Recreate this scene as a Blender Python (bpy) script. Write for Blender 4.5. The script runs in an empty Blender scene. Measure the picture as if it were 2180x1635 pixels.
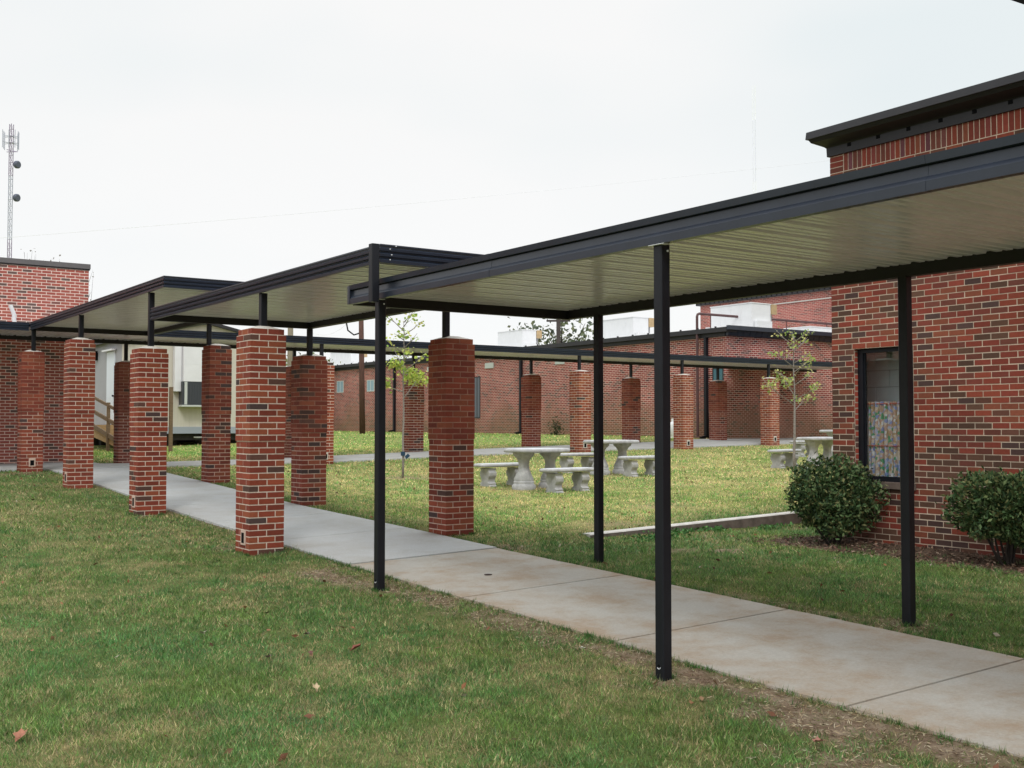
import bpy, math, random
import numpy as np
from mathutils import Vector, Matrix
R=math.radians
random.seed(7)
EYE=1.56                       # camera height above the datum; all heights below are written relative to the eye
def Z(v): return v+EYE
SC=bpy.context.scene
COL=SC.collection

# ------------------------------------------------------------------ camera
cam=bpy.data.cameras.new('camera'); camo=bpy.data.objects.new('camera',cam); COL.objects.link(camo)
cam.sensor_width=36; cam.lens=36*2372/2180; cam.clip_start=.05; cam.clip_end=3000
camo.location=(0,0,EYE); camo.rotation_euler=(R(90+2.108),0,R(-34.862))
SC.camera=camo
SC.render.resolution_x=1024; SC.render.resolution_y=768

# ------------------------------------------------------------------ sky and sun
w=bpy.data.worlds.new('World'); SC.world=w; w.use_nodes=True
nt=w.node_tree; N=nt.nodes; L=nt.links
for n in list(N): N.remove(n)
SUN_EL,SUN_AZ=R(48),R(215)       # overcast daylight, a soft sun behind the camera
out=N.new('ShaderNodeOutputWorld'); bg=N.new('ShaderNodeBackground'); bg.inputs[1].default_value=.1
sky=N.new('ShaderNodeTexSky'); sky.sky_type='NISHITA'; sky.sun_disc=False; sky.sun_elevation=SUN_EL; sky.sun_rotation=SUN_AZ
tc=N.new('ShaderNodeTexCoord'); mp=N.new('ShaderNodeMapping'); mp.inputs['Scale'].default_value=(1.0,1.0,2.6)
nz=N.new('ShaderNodeTexNoise'); nz.inputs['Scale'].default_value=1.7; nz.inputs['Detail'].default_value=3; nz.inputs['Roughness'].default_value=.45
rp=N.new('ShaderNodeValToRGB'); rp.color_ramp.elements[0].position=.36; rp.color_ramp.elements[1].position=.62
rp.color_ramp.elements[0].color=(8.25,8.85,9.0,1); rp.color_ramp.elements[1].color=(9.6,9.6,9.55,1)
sep=N.new('ShaderNodeSeparateXYZ'); hr=N.new('ShaderNodeMapRange')
hr.inputs['From Min'].default_value=.02; hr.inputs['From Max'].default_value=.26; hr.inputs['To Min'].default_value=1.; hr.inputs['To Max'].default_value=0.
mixh=N.new('ShaderNodeMix'); mixh.data_type='RGBA'; mixh.inputs[7].default_value=(9.9,9.95,9.95,1)
mixs=N.new('ShaderNodeMix'); mixs.data_type='RGBA'; mixs.inputs[0].default_value=.97
L.new(tc.outputs['Generated'],mp.inputs[0]); L.new(mp.outputs[0],nz.inputs[0]); L.new(nz.outputs[0],rp.inputs[0])
L.new(tc.outputs['Generated'],sep.inputs[0]); L.new(sep.outputs[2],hr.inputs[0])
L.new(hr.outputs[0],mixh.inputs[0]); L.new(rp.outputs[0],mixh.inputs[6])
L.new(sky.outputs[0],mixs.inputs[6]); L.new(mixh.outputs[2],mixs.inputs[7])
zr=N.new('ShaderNodeMapRange'); zr.inputs['From Min'].default_value=.36; zr.inputs['From Max'].default_value=.95; zr.inputs['To Min'].default_value=1.; zr.inputs['To Max'].default_value=2.2
zs=N.new('ShaderNodeVectorMath'); zs.operation='SCALE'; L.new(sep.outputs[2],zr.inputs[0]); L.new(mixs.outputs[2],zs.inputs[0]); L.new(zr.outputs[0],zs.inputs['Scale'])
L.new(zs.outputs[0],bg.inputs[0]); L.new(bg.outputs[0],out.inputs[0])
sl=bpy.data.lights.new('sun','SUN'); sl.energy=1.1; sl.angle=R(14); sl.color=(1,.97,.92)
so=bpy.data.objects.new('sun',sl); COL.objects.link(so)
sd=Vector((math.sin(SUN_AZ)*math.cos(SUN_EL),math.cos(SUN_AZ)*math.cos(SUN_EL),math.sin(SUN_EL)))
so.rotation_euler=sd.to_track_quat('Z','Y').to_euler()
SC.view_settings.view_transform='Standard'; SC.view_settings.look='None'; SC.view_settings.exposure=0; SC.view_settings.gamma=1
SC.render.engine='CYCLES'

# ------------------------------------------------------------------ materials
MATS={}
def mat(name,col,rough=.8,metal=0,spec=.5,var=0,vs=8,bump=0,bs=40,attr=False,stretch=None):
    """principled material; var = share of mottling, bump = height of fine relief"""
    if name in MATS: return MATS[name]
    m=bpy.data.materials.new(name); m.use_nodes=True; n=m.node_tree.nodes; l=m.node_tree.links
    b=n['Principled BSDF']; b.inputs['Roughness'].default_value=rough; b.inputs['Metallic'].default_value=metal
    b.inputs['Specular IOR Level'].default_value=spec
    src=None
    if attr:
        a=n.new('ShaderNodeAttribute'); a.attribute_name='col'; src=a.outputs['Color']
    if var or bump:
        t=n.new('ShaderNodeTexCoord'); mpn=n.new('ShaderNodeMapping')
        if stretch: mpn.inputs['Scale'].default_value=stretch
        l.new(t.outputs['Object'],mpn.inputs[0])
    if var:
        z=n.new('ShaderNodeTexNoise'); z.inputs['Scale'].default_value=vs; z.inputs['Detail'].default_value=6; z.inputs['Roughness'].default_value=.62
        l.new(mpn.outputs[0],z.inputs[0])
        mr=n.new('ShaderNodeMapRange'); mr.inputs['From Min'].default_value=.25; mr.inputs['From Max'].default_value=.75
        mr.inputs['To Min'].default_value=1-var; mr.inputs['To Max'].default_value=1+var*.6
        l.new(z.outputs[0],mr.inputs[0])
        mx=n.new('ShaderNodeVectorMath'); mx.operation='SCALE'
        if src: l.new(src,mx.inputs[0])
        else: mx.inputs[0].default_value=col[:3]
        l.new(mr.outputs[0],mx.inputs['Scale']); src=mx.outputs[0]
    if src: l.new(src,b.inputs['Base Color'])
    else: b.inputs['Base Color'].default_value=(*col[:3],1)
    if bump:
        z=n.new('ShaderNodeTexNoise'); z.inputs['Scale'].default_value=bs; z.inputs['Detail'].default_value=4
        l.new(mpn.outputs[0],z.inputs[0]); bp=n.new('ShaderNodeBump'); bp.inputs['Distance'].default_value=bump; bp.inputs['Strength'].default_value=.8
        l.new(z.outputs[0],bp.inputs['Height']); l.new(bp.outputs[0],b.inputs['Normal'])
    MATS[name]=m; return m
def brickwall(name,c1,c2,dark,mortar,moss=0,zoff=0,lo=.62,soot=None):
    """running bond from the UV map (metres): 203 x 67.7 mm module"""
    m=bpy.data.materials.new(name); m.use_nodes=True; n=m.node_tree.nodes; l=m.node_tree.links
    b=n['Principled BSDF']; b.inputs['Roughness'].default_value=.88; b.inputs['Specular IOR Level'].default_value=.25
    uv=n.new('ShaderNodeUVMap'); t=n.new('ShaderNodeTexBrick')
    t.inputs['Scale'].default_value=1; t.inputs['Brick Width'].default_value=.2032; t.inputs['Row Height'].default_value=.0677
    t.inputs['Mortar Size'].default_value=.0075; t.inputs['Mortar Smooth'].default_value=.1; t.inputs['Bias'].default_value=0
    t.inputs['Color1'].default_value=(0,0,0,1); t.inputs['Color2'].default_value=(1,1,1,1); t.inputs['Mortar'].default_value=(.5,.5,.5,1)
    l.new(uv.outputs[0],t.inputs[0])
    r=n.new('ShaderNodeValToRGB'); e=r.color_ramp.elements; e[0].position=0; e[0].color=(*dark,1); e[1].position=1; e[1].color=(*c2,1)
    a=e.new(.15); a.color=(*dark,1); a=e.new(.2); a.color=(*c1,1); a=e.new(.6); a.color=tuple((x+y)/2 for x,y in zip(c1,c2))+(1,)
    l.new(t.outputs['Color'],r.inputs[0])
    z=n.new('ShaderNodeTexNoise'); z.inputs['Scale'].default_value=.9; z.inputs['Detail'].default_value=7; z.inputs['Roughness'].default_value=.6
    l.new(uv.outputs[0],z.inputs[0])
    mr=n.new('ShaderNodeMapRange'); mr.inputs['From Min'].default_value=.3; mr.inputs['From Max'].default_value=.7; mr.inputs['To Min'].default_value=lo; mr.inputs['To Max'].default_value=1.12
    l.new(z.outputs[0],mr.inputs[0])
    mm=n.new('ShaderNodeMix'); mm.data_type='RGBA'; l.new(t.outputs['Fac'],mm.inputs[0]); l.new(r.outputs[0],mm.inputs[6]); mm.inputs[7].default_value=(*mortar,1)
    sc=n.new('ShaderNodeVectorMath'); sc.operation='SCALE'; l.new(mm.outputs[2],sc.inputs[0]); l.new(mr.outputs[0],sc.inputs['Scale'])
    fin=sc.outputs[0]
    if moss:
        sx=n.new('ShaderNodeSeparateXYZ'); l.new(uv.outputs[0],sx.inputs[0])
        z2=n.new('ShaderNodeTexNoise'); z2.inputs['Scale'].default_value=.55; z2.inputs['Detail'].default_value=5; l.new(uv.outputs[0],z2.inputs[0])
        ad=n.new('ShaderNodeMath'); ad.operation='MULTIPLY_ADD'; l.new(z2.outputs[0],ad.inputs[0]); ad.inputs[1].default_value=-2.6; l.new(sx.outputs[1],ad.inputs[2])
        m2=n.new('ShaderNodeMapRange'); m2.inputs['From Min'].default_value=-1.15+zoff; m2.inputs['From Max'].default_value=.1+zoff; m2.inputs['To Min'].default_value=moss; m2.inputs['To Max'].default_value=0
        l.new(ad.outputs[0],m2.inputs[0])
        mx=n.new('ShaderNodeMix'); mx.data_type='RGBA'; mx.inputs[7].default_value=(.16,.13,.06,1); l.new(m2.outputs[0],mx.inputs[0]); l.new(fin,mx.inputs[6]); fin=mx.outputs[2]
    l.new(fin,b.inputs['Base Color'])
    bp=n.new('ShaderNodeBump'); bp.inputs['Distance'].default_value=.006; bp.invert=True; l.new(t.outputs['Fac'],bp.inputs['Height']); l.new(bp.outputs[0],b.inputs['Normal'])
    return m

DARK=mat('dark_painted_steel',(.010,.011,.016),.42,0,.3,var=.25,vs=6)
DARK2=mat('dark_bronze_metal',(.028,.027,.031),.5,0,.35,var=.2,vs=5)
FASC=mat('charcoal_fascia',(.022,.029,.046),.30,0,.5,var=.22,vs=4)
BEAM=mat('dark_beam',(.012,.0105,.012),.5,0,.4,var=.2,vs=6)
DECK=mat('cream_decking',(.70,.67,.69),.22,0,.5,var=.10,vs=3)
BRK=mat('brick_attr',(.4,.08,.05),.86,0,.25,var=.16,vs=30,bump=.0018,bs=120,attr=True)
MORT=mat('mortar',(.74,.64,.55),.95,0,.15,var=.25,vs=22,bump=.001,bs=200)
MORTD=mat('mortar_grey',(.66,.50,.42),.95,0,.15,var=.3,vs=14,bump=.001,bs=200)
MORTK=mat('mortar_stained',(.42,.24,.18),.95,0,.15,var=.45,vs=9,bump=.001,bs=200)
MORTR=mat('mortar_wall',(.62,.50,.39),.95,0,.15,var=.38,vs=3,bump=.001,bs=200)
CAP=mat('mortar_cap',(.62,.58,.53),.95,0,.2,var=.25,vs=20,bump=.003,bs=60)
BLACK=mat('black_hole',(.006,.006,.007),.9,0,.1)
CONC=mat('cast_concrete',(.46,.46,.46),.85,0,.3,var=.35,vs=9,bump=.003,bs=55)
CONCT=mat('cast_concrete_top_lit',(.62,.64,.68),.85,0,.3,var=.28,vs=11,bump=.003,bs=55)  # paler, bluer copy for upper faces: sky light put into the colour
WHITE=mat('white_metal',(.78,.79,.81),.45,0,.5,var=.06,vs=3)
TAN=mat('tan_metal',(.50,.36,.20),.6,0,.4,var=.2,vs=8)
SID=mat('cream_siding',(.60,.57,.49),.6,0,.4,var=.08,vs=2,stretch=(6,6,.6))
SIDB=mat('grey_trim_shaded_side',(.36,.36,.38),.6,0,.4,var=.08,vs=2)
WOOD=mat('treated_lumber',(.40,.27,.13),.8,0,.3,var=.35,vs=7,stretch=(1,1,6))
WOODD=mat('weathered_lumber',(.20,.14,.085),.85,0,.3,var=.35,vs=7,stretch=(1,1,6))
BARK=mat('grey_bark',(.30,.27,.25),.9,0,.2,var=.4,vs=25,bump=.004,bs=60)
BARKD=mat('dark_bark',(.06,.05,.045),.9,0,.2,var=.4,vs=10,bump=.006,bs=30)
POLE=mat('creosote_pole',(.11,.06,.048),.9,0,.2,var=.4,vs=9,stretch=(3,3,.4))
POLE2=mat('weathered_pole',(.24,.21,.15),.9,0,.2,var=.35,vs=9,stretch=(3,3,.4))
LEAF=mat('leaf_attr',(.1,.2,.05),.6,0,.15,attr=True)
def leafmat(name,trans):
    m=bpy.data.materials.new(name); m.use_nodes=True; n=m.node_tree.nodes; l=m.node_tree.links
    b=n['Principled BSDF']; b.inputs['Roughness'].default_value=.5
    a=n.new('ShaderNodeAttribute'); a.attribute_name='col'; l.new(a.outputs['Color'],b.inputs['Base Color'])
    t=n.new('ShaderNodeBsdfTranslucent'); l.new(a.outputs['Color'],t.inputs[0]); mx=n.new('ShaderNodeMixShader'); mx.inputs[0].default_value=trans
    l.new(b.outputs[0],mx.inputs[1]); l.new(t.outputs[0],mx.inputs[2]); l.new(mx.outputs[0],n['Material Output'].inputs[0]); return m
THIN=leafmat('thin_leaf',.4); GRASSM=leafmat('grass_blade',.25)
GLASSD=mat('dark_window_glass',(.03,.045,.055),.08,0,.8)
GLASSB=mat('pale_blue_blind',(.30,.42,.50),.25,0,.6)
FRAMEW=mat('pale_window_frame',(.55,.58,.55),.5)
TOWERW=mat('galvanised_mast',(.42,.44,.52),.5,.2)
TOWERR=mat('faded_red_mast',(.27,.22,.32),.6)
PALEM=mat('hazy_mast',(.93,.94,.97),.8)
DISH=mat('blue_grey_dish',(.085,.095,.14),.5)
WIRE=mat('cable',(.18,.18,.19),.7)
RED=mat('red_plate',(.75,.08,.10),.5)
MAT_LEFT=brickwall('brick_left_building',(.38,.10,.08),(.44,.125,.095),(.16,.10,.09),(.9,.72,.64),lo=.85)
MAT_COURT=brickwall('brick_court_building',(.27,.065,.055),(.33,.080,.062),(.12,.05,.045),(.80,.60,.53),moss=.5,zoff=-.35+EYE,lo=.68)
MAT_TALL=brickwall('brick_tall_building',(.33,.10,.085),(.37,.11,.09),(.20,.08,.07),(.60,.40,.34),lo=.8)
MAT_RB=brickwall('brick_right_side',(.40,.075,.05),(.45,.085,.055),(.14,.07,.06),(.50,.40,.31))

# ------------------------------------------------------------------ mesh helpers
def wloc(p):
    x=[0,0,0]
    while p is not None: x=[a+b for a,b in zip(x,p.location)]; p=p.parent
    return x
class MB:
    def __init__(s): s.v=[];s.f=[];s.m=[];s.c=[];s.uv=[]
    def quad(s,pts,m=0,c=(1,1,1),uv=None):
        i=len(s.v); s.v+= [tuple(p) for p in pts]; s.f.append(tuple(range(i,i+len(pts)))); s.m.append(m); s.c.append(c); s.uv.append(uv)
    def box(s,x0,x1,y0,y1,z0,z1,m=0,c=(1,1,1)):
        s.hexa([(x0,y0,z0),(x1,y0,z0),(x1,y1,z0),(x0,y1,z0),(x0,y0,z1),(x1,y0,z1),(x1,y1,z1),(x0,y1,z1)],m,c)
    def hexa(s,p,m=0,c=(1,1,1)):
        i=len(s.v); s.v+=[tuple(q) for q in p]
        for f in((3,2,1,0),(4,5,6,7),(0,1,5,4),(1,2,6,5),(2,3,7,6),(3,0,4,7)):
            s.f.append(tuple(i+k for k in f)); s.m.append(m); s.c.append(c); s.uv.append(None)
    def obox(s,c,u,v,w,m=0,col=(1,1,1)):
        """box from centre and half vectors"""
        c,u,v,w=[Vector(q) for q in(c,u,v,w)]
        s.hexa([c-u-v-w,c+u-v-w,c+u+v-w,c-u+v-w,c-u-v+w,c+u-v+w,c+u+v+w,c-u+v+w],m,col)
    def beam(s,a,b,t,h=None,m=0,c=(1,1,1),up=(0,0,1)):
        a=Vector(a);b=Vector(b);h=h or t;d=(b-a);n=d.normalized();up=Vector(up)
        if abs(n.dot(up))>.95: up=Vector((1,0,0))
        u=n.cross(up).normalized();v=u.cross(n)
        s.obox((a+b)/2,d/2,u*t/2,v*h/2,m,c)
    def tube(s,pts,r,n=8,m=0,c=(1,1,1),cap=True):
        pts=[Vector(p) for p in pts]; rs=r if isinstance(r,(list,tuple)) else [r]*len(pts)
        i0=len(s.v); prev=None
        for k,p in enumerate(pts):
            d=(pts[min(k+1,len(pts)-1)]-pts[max(k-1,0)]).normalized()
            if prev is None:
                up=Vector((0,0,1)) if abs(d.z)<.9 else Vector((1,0,0)); u=d.cross(up).normalized()
            else: u=(prev-d*prev.dot(d)).normalized()
            prev=u; v=d.cross(u)
            for j in range(n):
                a=2*math.pi*j/n; s.v.append(tuple(p+(u*math.cos(a)+v*math.sin(a))*rs[k]))
        for k in range(len(pts)-1):
            for j in range(n):
                a=i0+k*n+j;b=i0+k*n+(j+1)%n; s.f.append((a,b,b+n,a+n)); s.m.append(m); s.c.append(c); s.uv.append(None)
        if cap:
            s.f.append(tuple(i0+j for j in range(n))[::-1]); s.m.append(m); s.c.append(c); s.uv.append(None)
            e=i0+(len(pts)-1)*n; s.f.append(tuple(e+j for j in range(n))); s.m.append(m); s.c.append(c); s.uv.append(None)
    def extrude(s,prof,fn,t0,t1,m=0,c=(1,1,1),close=True,caps=True):
        """prof: list of (o,z); fn(o,z,t)->point"""
        n=len(prof); i=len(s.v)
        for t in(t0,t1): s.v+=[tuple(fn(o,z,t)) for o,z in prof]
        for k in range(n if close else n-1):
            k2=(k+1)%n; s.f.append((i+k,i+k2,i+n+k2,i+n+k)); s.m.append(m); s.c.append(c); s.uv.append(None)
        if caps and close:
            s.f.append(tuple(range(i,i+n))[::-1]); s.m.append(m); s.c.append(c); s.uv.append(None)
            s.f.append(tuple(range(i+n,i+2*n))); s.m.append(m); s.c.append(c); s.uv.append(None)
    def wall(s,a,b,z0,z1,m=0,off=0):
        """vertical quad with a UV map in metres"""
        L_=math.hypot(b[0]-a[0],b[1]-a[1])
        s.quad([(a[0],a[1],z0),(b[0],b[1],z0),(b[0],b[1],z1),(a[0],a[1],z1)],m,(1,1,1),[(off,z0),(off+L_,z0),(off+L_,z1),(off,z1)])
    def build(s,name,mats,parent=None,loc=(0,0,0),smooth=False,fixn=True):
        me=bpy.data.meshes.new(name)
        if loc!=(0,0,0): s.v=[(x-loc[0],y-loc[1],z-loc[2]) for x,y,z in s.v]
        me.from_pydata(s.v,[],s.f)
        for k in(mats if isinstance(mats,(list,tuple)) else [mats]): me.materials.append(k)
        me.polygons.foreach_set('material_index',s.m)
        if any(c!=(1,1,1) for c in s.c):
            at=me.color_attributes.new('col','FLOAT_COLOR','CORNER'); arr=[]
            for f,c in zip(s.f,s.c): arr+=list((*c,1))*len(f)
            at.data.foreach_set('color',arr)
        if any(u for u in s.uv):
            ul=me.uv_layers.new(name='UVMap'); arr=[]
            for f,u in zip(s.f,s.uv):
                for k in range(len(f)): arr+=list(u[k]) if u else [0,0]
            ul.data.foreach_set('uv',arr)
        if smooth: me.polygons.foreach_set('use_smooth',[True]*len(me.polygons))
        me.update()
        if fixn:
            import bmesh
            bm=bmesh.new(); bm.from_mesh(me); bmesh.ops.recalc_face_normals(bm,faces=bm.faces); bm.to_mesh(me); bm.free()
        o=bpy.data.objects.new(name,me); o.location=loc; COL.objects.link(o)
        if parent is not None: o.parent=parent; o.location=tuple(a-b for a,b in zip(loc,wloc(parent)))
        return o
def thing(name,label,cat,loc=(0,0,0),group=None):
    o=bpy.data.objects.new(name,None); o.empty_display_size=.2; COL.objects.link(o); o.location=loc
    return tag(o,label,cat,group)
def tag(o,label=None,cat=None,group=None,kind=None):
    if label: o['label']=label
    if cat: o['category']=cat
    if group: o['group']=group
    if kind: o['kind']=kind
    return o

# ------------------------------------------------------------------ terrain height
GX=np.array([-80,4.5,7,9,11,16,22,26.7,40,120.])
GT={-20:[-1.9]*10,
0:[-1.66,-1.66,-1.62,-1.59,-1.55,-1.5,-1.5,-1.5,-1.5,-1.5],
5:[-1.565,-1.565,-1.49,-1.44,-1.39,-1.35,-1.35,-1.35,-1.35,-1.35],
8:[-1.485,-1.485,-1.41,-1.385,-1.36,-1.32,-1.3,-1.3,-1.3,-1.3],
10.42:[-1.425,-1.42,-1.345,-1.355,-1.385,-1.36,-1.28,-1.28,-1.28,-1.28],
10.5:[-1.42,-1.415,-1.34,-1.31,-1.245,-1.18,-1.15,-1.1,-1.1,-1.1],
12:[-1.37,-1.365,-1.29,-1.27,-1.24,-1.16,-1.1,-1.05,-1.0,-1.0],
15.3:[-1.235,-1.235,-1.20,-1.19,-1.18,-1.1,-.98,-.88,-.85,-.85],
19.1:[-1.05,-1.05,-1.04,-1.05,-1.05,-1.0,-.88,-.77,-.75,-.75],
22.8:[-.905,-.905,-.89,-.885,-.88,-.76,-.69,-.60,-.6,-.6],
25.6:[-.87,-.87,-.87,-.84,-.81,-.67,-.525,-.48,-.48,-.48],
30:[-.85,-.85,-.8,-.78,-.72,-.6,-.45,-.39,-.38,-.38],
40:[-.83,-.82,-.8,-.78,-.7,-.55,-.42,-.36,-.35,-.35],
70:[-.6,-.6,-.6,-.6,-.5,-.4,-.33,-.29,-.3,-.3],
900:[-.5]*10}
GY=np.array(sorted(GT),float); GZ=np.array([GT[k] for k in sorted(GT)])
def G(X,Y):
    X=np.clip(np.asarray(X,float),GX[0],GX[-1]); Y=np.clip(np.asarray(Y,float),GY[0],GY[-1])
    i=np.clip(np.searchsorted(GX,X)-1,0,len(GX)-2); j=np.clip(np.searchsorted(GY,Y)-1,0,len(GY)-2)
    u=(X-GX[i])/(GX[i+1]-GX[i]); v=(Y-GY[j])/(GY[j+1]-GY[j])
    return (GZ[j,i]*(1-u)+GZ[j,i+1]*u)*(1-v)+(GZ[j+1,i]*(1-u)+GZ[j+1,i+1]*u)*v+EYE
def g(x,y): return float(G(x,y))
_rs=np.random.RandomState(3); _tab=_rs.rand(256,256)
def vnoise(x,y,s=1.,o=0):
    x=np.asarray(x)/s+o*17.3+500; y=np.asarray(y)/s+o*9.1+500
    xi=np.floor(x).astype(int); yi=np.floor(y).astype(int); fx=x-xi; fy=y-yi
    fx=fx*fx*(3-2*fx); fy=fy*fy*(3-2*fy)
    t=lambda a,b:_tab[a%256,b%256]
    return (t(xi,yi)*(1-fx)+t(xi+1,yi)*fx)*(1-fy)+(t(xi,yi+1)*(1-fx)+t(xi+1,yi+1)*fx)*fy
def fbm(x,y,s,o=0): return (vnoise(x,y,s,o)+.5*vnoise(x,y,s/2.1,o+1)+.25*vnoise(x,y,s/4.3,o+2))/1.75
# bare or worn spots: x, y, radius x, radius y, strength
SPOTS=[(4.65,9.65,.22,.5,1),(4.78,8.85,.16,.5,.8),(4.85,8.1,.16,.45,.9),(4.85,6.9,.22,.7,.8),(4.9,5.7,.16,.5,.9),(4.72,3.95,.22,.55,1),(4.9,4.6,.13,.9,1),(4.9,3.4,.16,1.,1),
(4.3,3.4,.22,.4,.8),(7.0,10.15,.16,.22,.9),(8.95,8.75,.25,.18,.8),(8.5,9.0,.3,.14,.6),(4.7,5.12,.25,.25,.8),(4.75,8.8,.2,.2,.7),(7.18,5.15,.22,.22,.7),
(7.1,8.8,.16,.16,.5),(7.0,5.9,.14,.9,.5),(4.4,22.5,.35,.3,.7),(11.8,16.3,.6,.5,.6),(15.3,18.1,.6,.5,.45),(10.8,19.25,.5,.35,.7),(19.1,16.6,.4,.3,.5),(11.5,12.6,.5,.4,.45),(9.4,11.2,.4,.3,.4),(4.5,12.,.2,.3,.5)]
def soil(x,y):
    x=np.asarray(x,float); y=np.asarray(y,float)
    n=.5*fbm(x,y,.22,4)+.5*fbm(x,y,.07,14); s=np.zeros_like(x)
    for a,b,ra,rb,k in SPOTS:
        d=np.sqrt(((x-a)/ra)**2+((y-b)/rb)**2); s=np.maximum(s,k*np.clip(1.45-d+(n-.5)*2.6,0,1))
    # planting bed along the wall
    bed=np.clip((x-(9.95+.25*(fbm(y,x*0,1.2,7)-.5)*2+np.clip(8.6-y,-9,9)*-.03))/.12,0,1)*(y<9.2)*(y>-3)*(x<11.3)
    s=np.maximum(s,bed)
    # a thin worn strip beside the walk
    e=np.clip(1-(5.07-x)/.16,0,1)*(x<5.07)*np.clip((fbm(x,y,.6,9)-.35)*4,0,1)*(y<23); s=np.maximum(s,e*.8)
    return s
def bedmask(x,y): return (np.asarray(x)>9.9)&(np.asarray(y)<9.25)&(np.asarray(x)<11.4)
def dry(x,y):
    """0 lush green .. 1 straw"""
    x=np.asarray(x,float); y=np.asarray(y,float)
    court=np.clip((x-6.9)/.6,0,1)*np.clip((y-10.4)/1.5,0,1)
    right=np.clip((x-6.9)/.3,0,1)*np.clip((10.3-y)/.5,0,1)
    base=.29-.16*right+.20*court+.03*np.clip((y-8)/6,0,1)
    far=np.clip((y-26.5)/2,0,1)*(x>6.9); base=base-.26*far
    n=fbm(x,y,1.1,20)-.5; n2=fbm(x,y,.26,23)-.5; n3=fbm(x,y,.09,27)-.5
    return np.clip(base+n*.62+n2*.8+n3*.6,0,1)

# ------------------------------------------------------------------ ground sheet
def axis(segs):
    o=[]
    for a,b,s in segs: o+=list(np.arange(a,b-1e-6,s))
    o.append(segs[-1][1]); return np.array(o)
ax=axis([(-900,-100,100),(-100,-20,10),(-20,-2,1),(-2,11.4,.085),(11.4,30,.4),(30,60,3),(60,200,20),(200,900,100)])
ay=axis([(-300,-20,40),(-20,1,1.5),(1,12,.085),(12,27,.35),(27,60,3),(60,200,20),(200,1500,130)])
XX,YY=np.meshgrid(ax,ay)
ZZ=G(XX,YY)+np.where((YY<30)&(XX<30)&(XX>-5),(fbm(XX,YY,.5,30)-.5)*.02,0)
# keep the sheet under the slabs and walls
ZZ=np.where((XX>5.11)&(XX<6.82)&(YY<25.3),G(XX,YY)-.03,ZZ)
ZZ=np.where((YY>23.35)&(YY<25.3),G(XX,YY)-.03,ZZ)
nxg,nyg=len(ax),len(ay)
me=bpy.data.meshes.new('ground')
V=np.stack([XX,YY,ZZ],-1).reshape(-1,3)
I=(np.arange(nyg-1)[:,None]*nxg+np.arange(nxg-1)[None]).reshape(-1)
Fq=np.stack([I,I+1,I+1+nxg,I+nxg],1)
me.vertices.add(len(V)); me.vertices.foreach_set('co',V.ravel()); me.loops.add(Fq.size); me.loops.foreach_set('vertex_index',Fq.ravel().astype(np.int32))
me.polygons.add(len(Fq)); me.polygons.foreach_set('loop_start',np.arange(0,Fq.size,4,dtype=np.int32)); me.polygons.foreach_set('loop_total',np.full(len(Fq),4,dtype=np.int32))
me.update(calc_edges=True); me.polygons.foreach_set('use_smooth',[True]*len(Fq))
at=me.color_attributes.new('col','FLOAT_COLOR','POINT')
so_,dr_=soil(V[:,0],V[:,1]),dry(V[:,0],V[:,1]); bd=bedmask(V[:,0],V[:,1]).astype(float)
at.data.foreach_set('color',np.stack([so_,dr_,bd,np.ones_like(bd)],1).ravel())
cr=np.clip((V[:,0]-7)/.6,0,1)*np.clip((V[:,1]-10.4)/1.5,0,1); fr=np.clip((V[:,1]-26)/1.5,0,1)
tn=np.stack([1.25+.55*cr+.30*fr,1.25+.55*cr+.30*fr,1.2+.4*cr+.25*fr,np.ones_like(cr)],1)
a2_=me.color_attributes.new('tint','FLOAT_COLOR','POINT'); a2_.data.foreach_set('color',tn.ravel())
gm=bpy.data.materials.new('lawn_soil'); gm.use_nodes=True; n=gm.node_tree.nodes; l=gm.node_tree.links; b=n['Principled BSDF']
b.inputs['Roughness'].default_value=.95; b.inputs['Specular IOR Level'].default_value=.15
a=n.new('ShaderNodeAttribute'); a.attribute_name='col'; sx=n.new('ShaderNodeSeparateColor'); l.new(a.outputs['Color'],sx.inputs[0])
tcg=n.new('ShaderNodeTexCoord')
def nzz(scale,det=5,rough=.6):
    z=n.new('ShaderNodeTexNoise'); z.inputs['Scale'].default_value=scale; z.inputs['Detail'].default_value=det; z.inputs['Roughness'].default_value=rough; l.new(tcg.outputs['Object'],z.inputs[0]); return z
def mixc(f,a_,b_):
    m=n.new('ShaderNodeMix'); m.data_type='RGBA'
    for s,i in((f,0),(a_,6),(b_,7)):
        if isinstance(s,tuple): m.inputs[i].default_value=(*s,1)
        elif isinstance(s,float): m.inputs[i].default_value=s
        else: l.new(s,m.inputs[i])
    return m.outputs[2]
def rng(s,a_,b_,c_=0.,d_=1.):
    m=n.new('ShaderNodeMapRange'); m.inputs[1].default_value=a_; m.inputs[2].default_value=b_; m.inputs[3].default_value=c_; m.inputs[4].default_value=d_; l.new(s,m.inputs[0]); return m.outputs[0]
zf=nzz(38,6,.75); zm=nzz(7)
gcol=mixc(rng(zf.outputs[0],.35,.65),(.050,.066,.020),(.125,.150,.046))
scol=mixc(rng(zf.outputs[0],.35,.65),(.15,.115,.055),(.30,.27,.13))
lawn=mixc(rng(sx.outputs[1],.15,.95),gcol,scol)
at2=n.new('ShaderNodeAttribute'); at2.attribute_name='tint'; vm=n.new('ShaderNodeVectorMath'); vm.operation='MULTIPLY'; l.new(lawn,vm.inputs[0]); l.new(at2.outputs['Vector'],vm.inputs[1]); lawn=vm.outputs[0]
dirt=mixc(rng(zm.outputs[0],.35,.65),(.21,.14,.095),(.42,.33,.24))
dirt=mixc(rng(zf.outputs[0],.3,.7,0.,.5),dirt,(.10,.062,.038))
mul=mixc(rng(zf.outputs[0],.38,.62),(.035,.022,.016),(.17,.115,.08))
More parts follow.
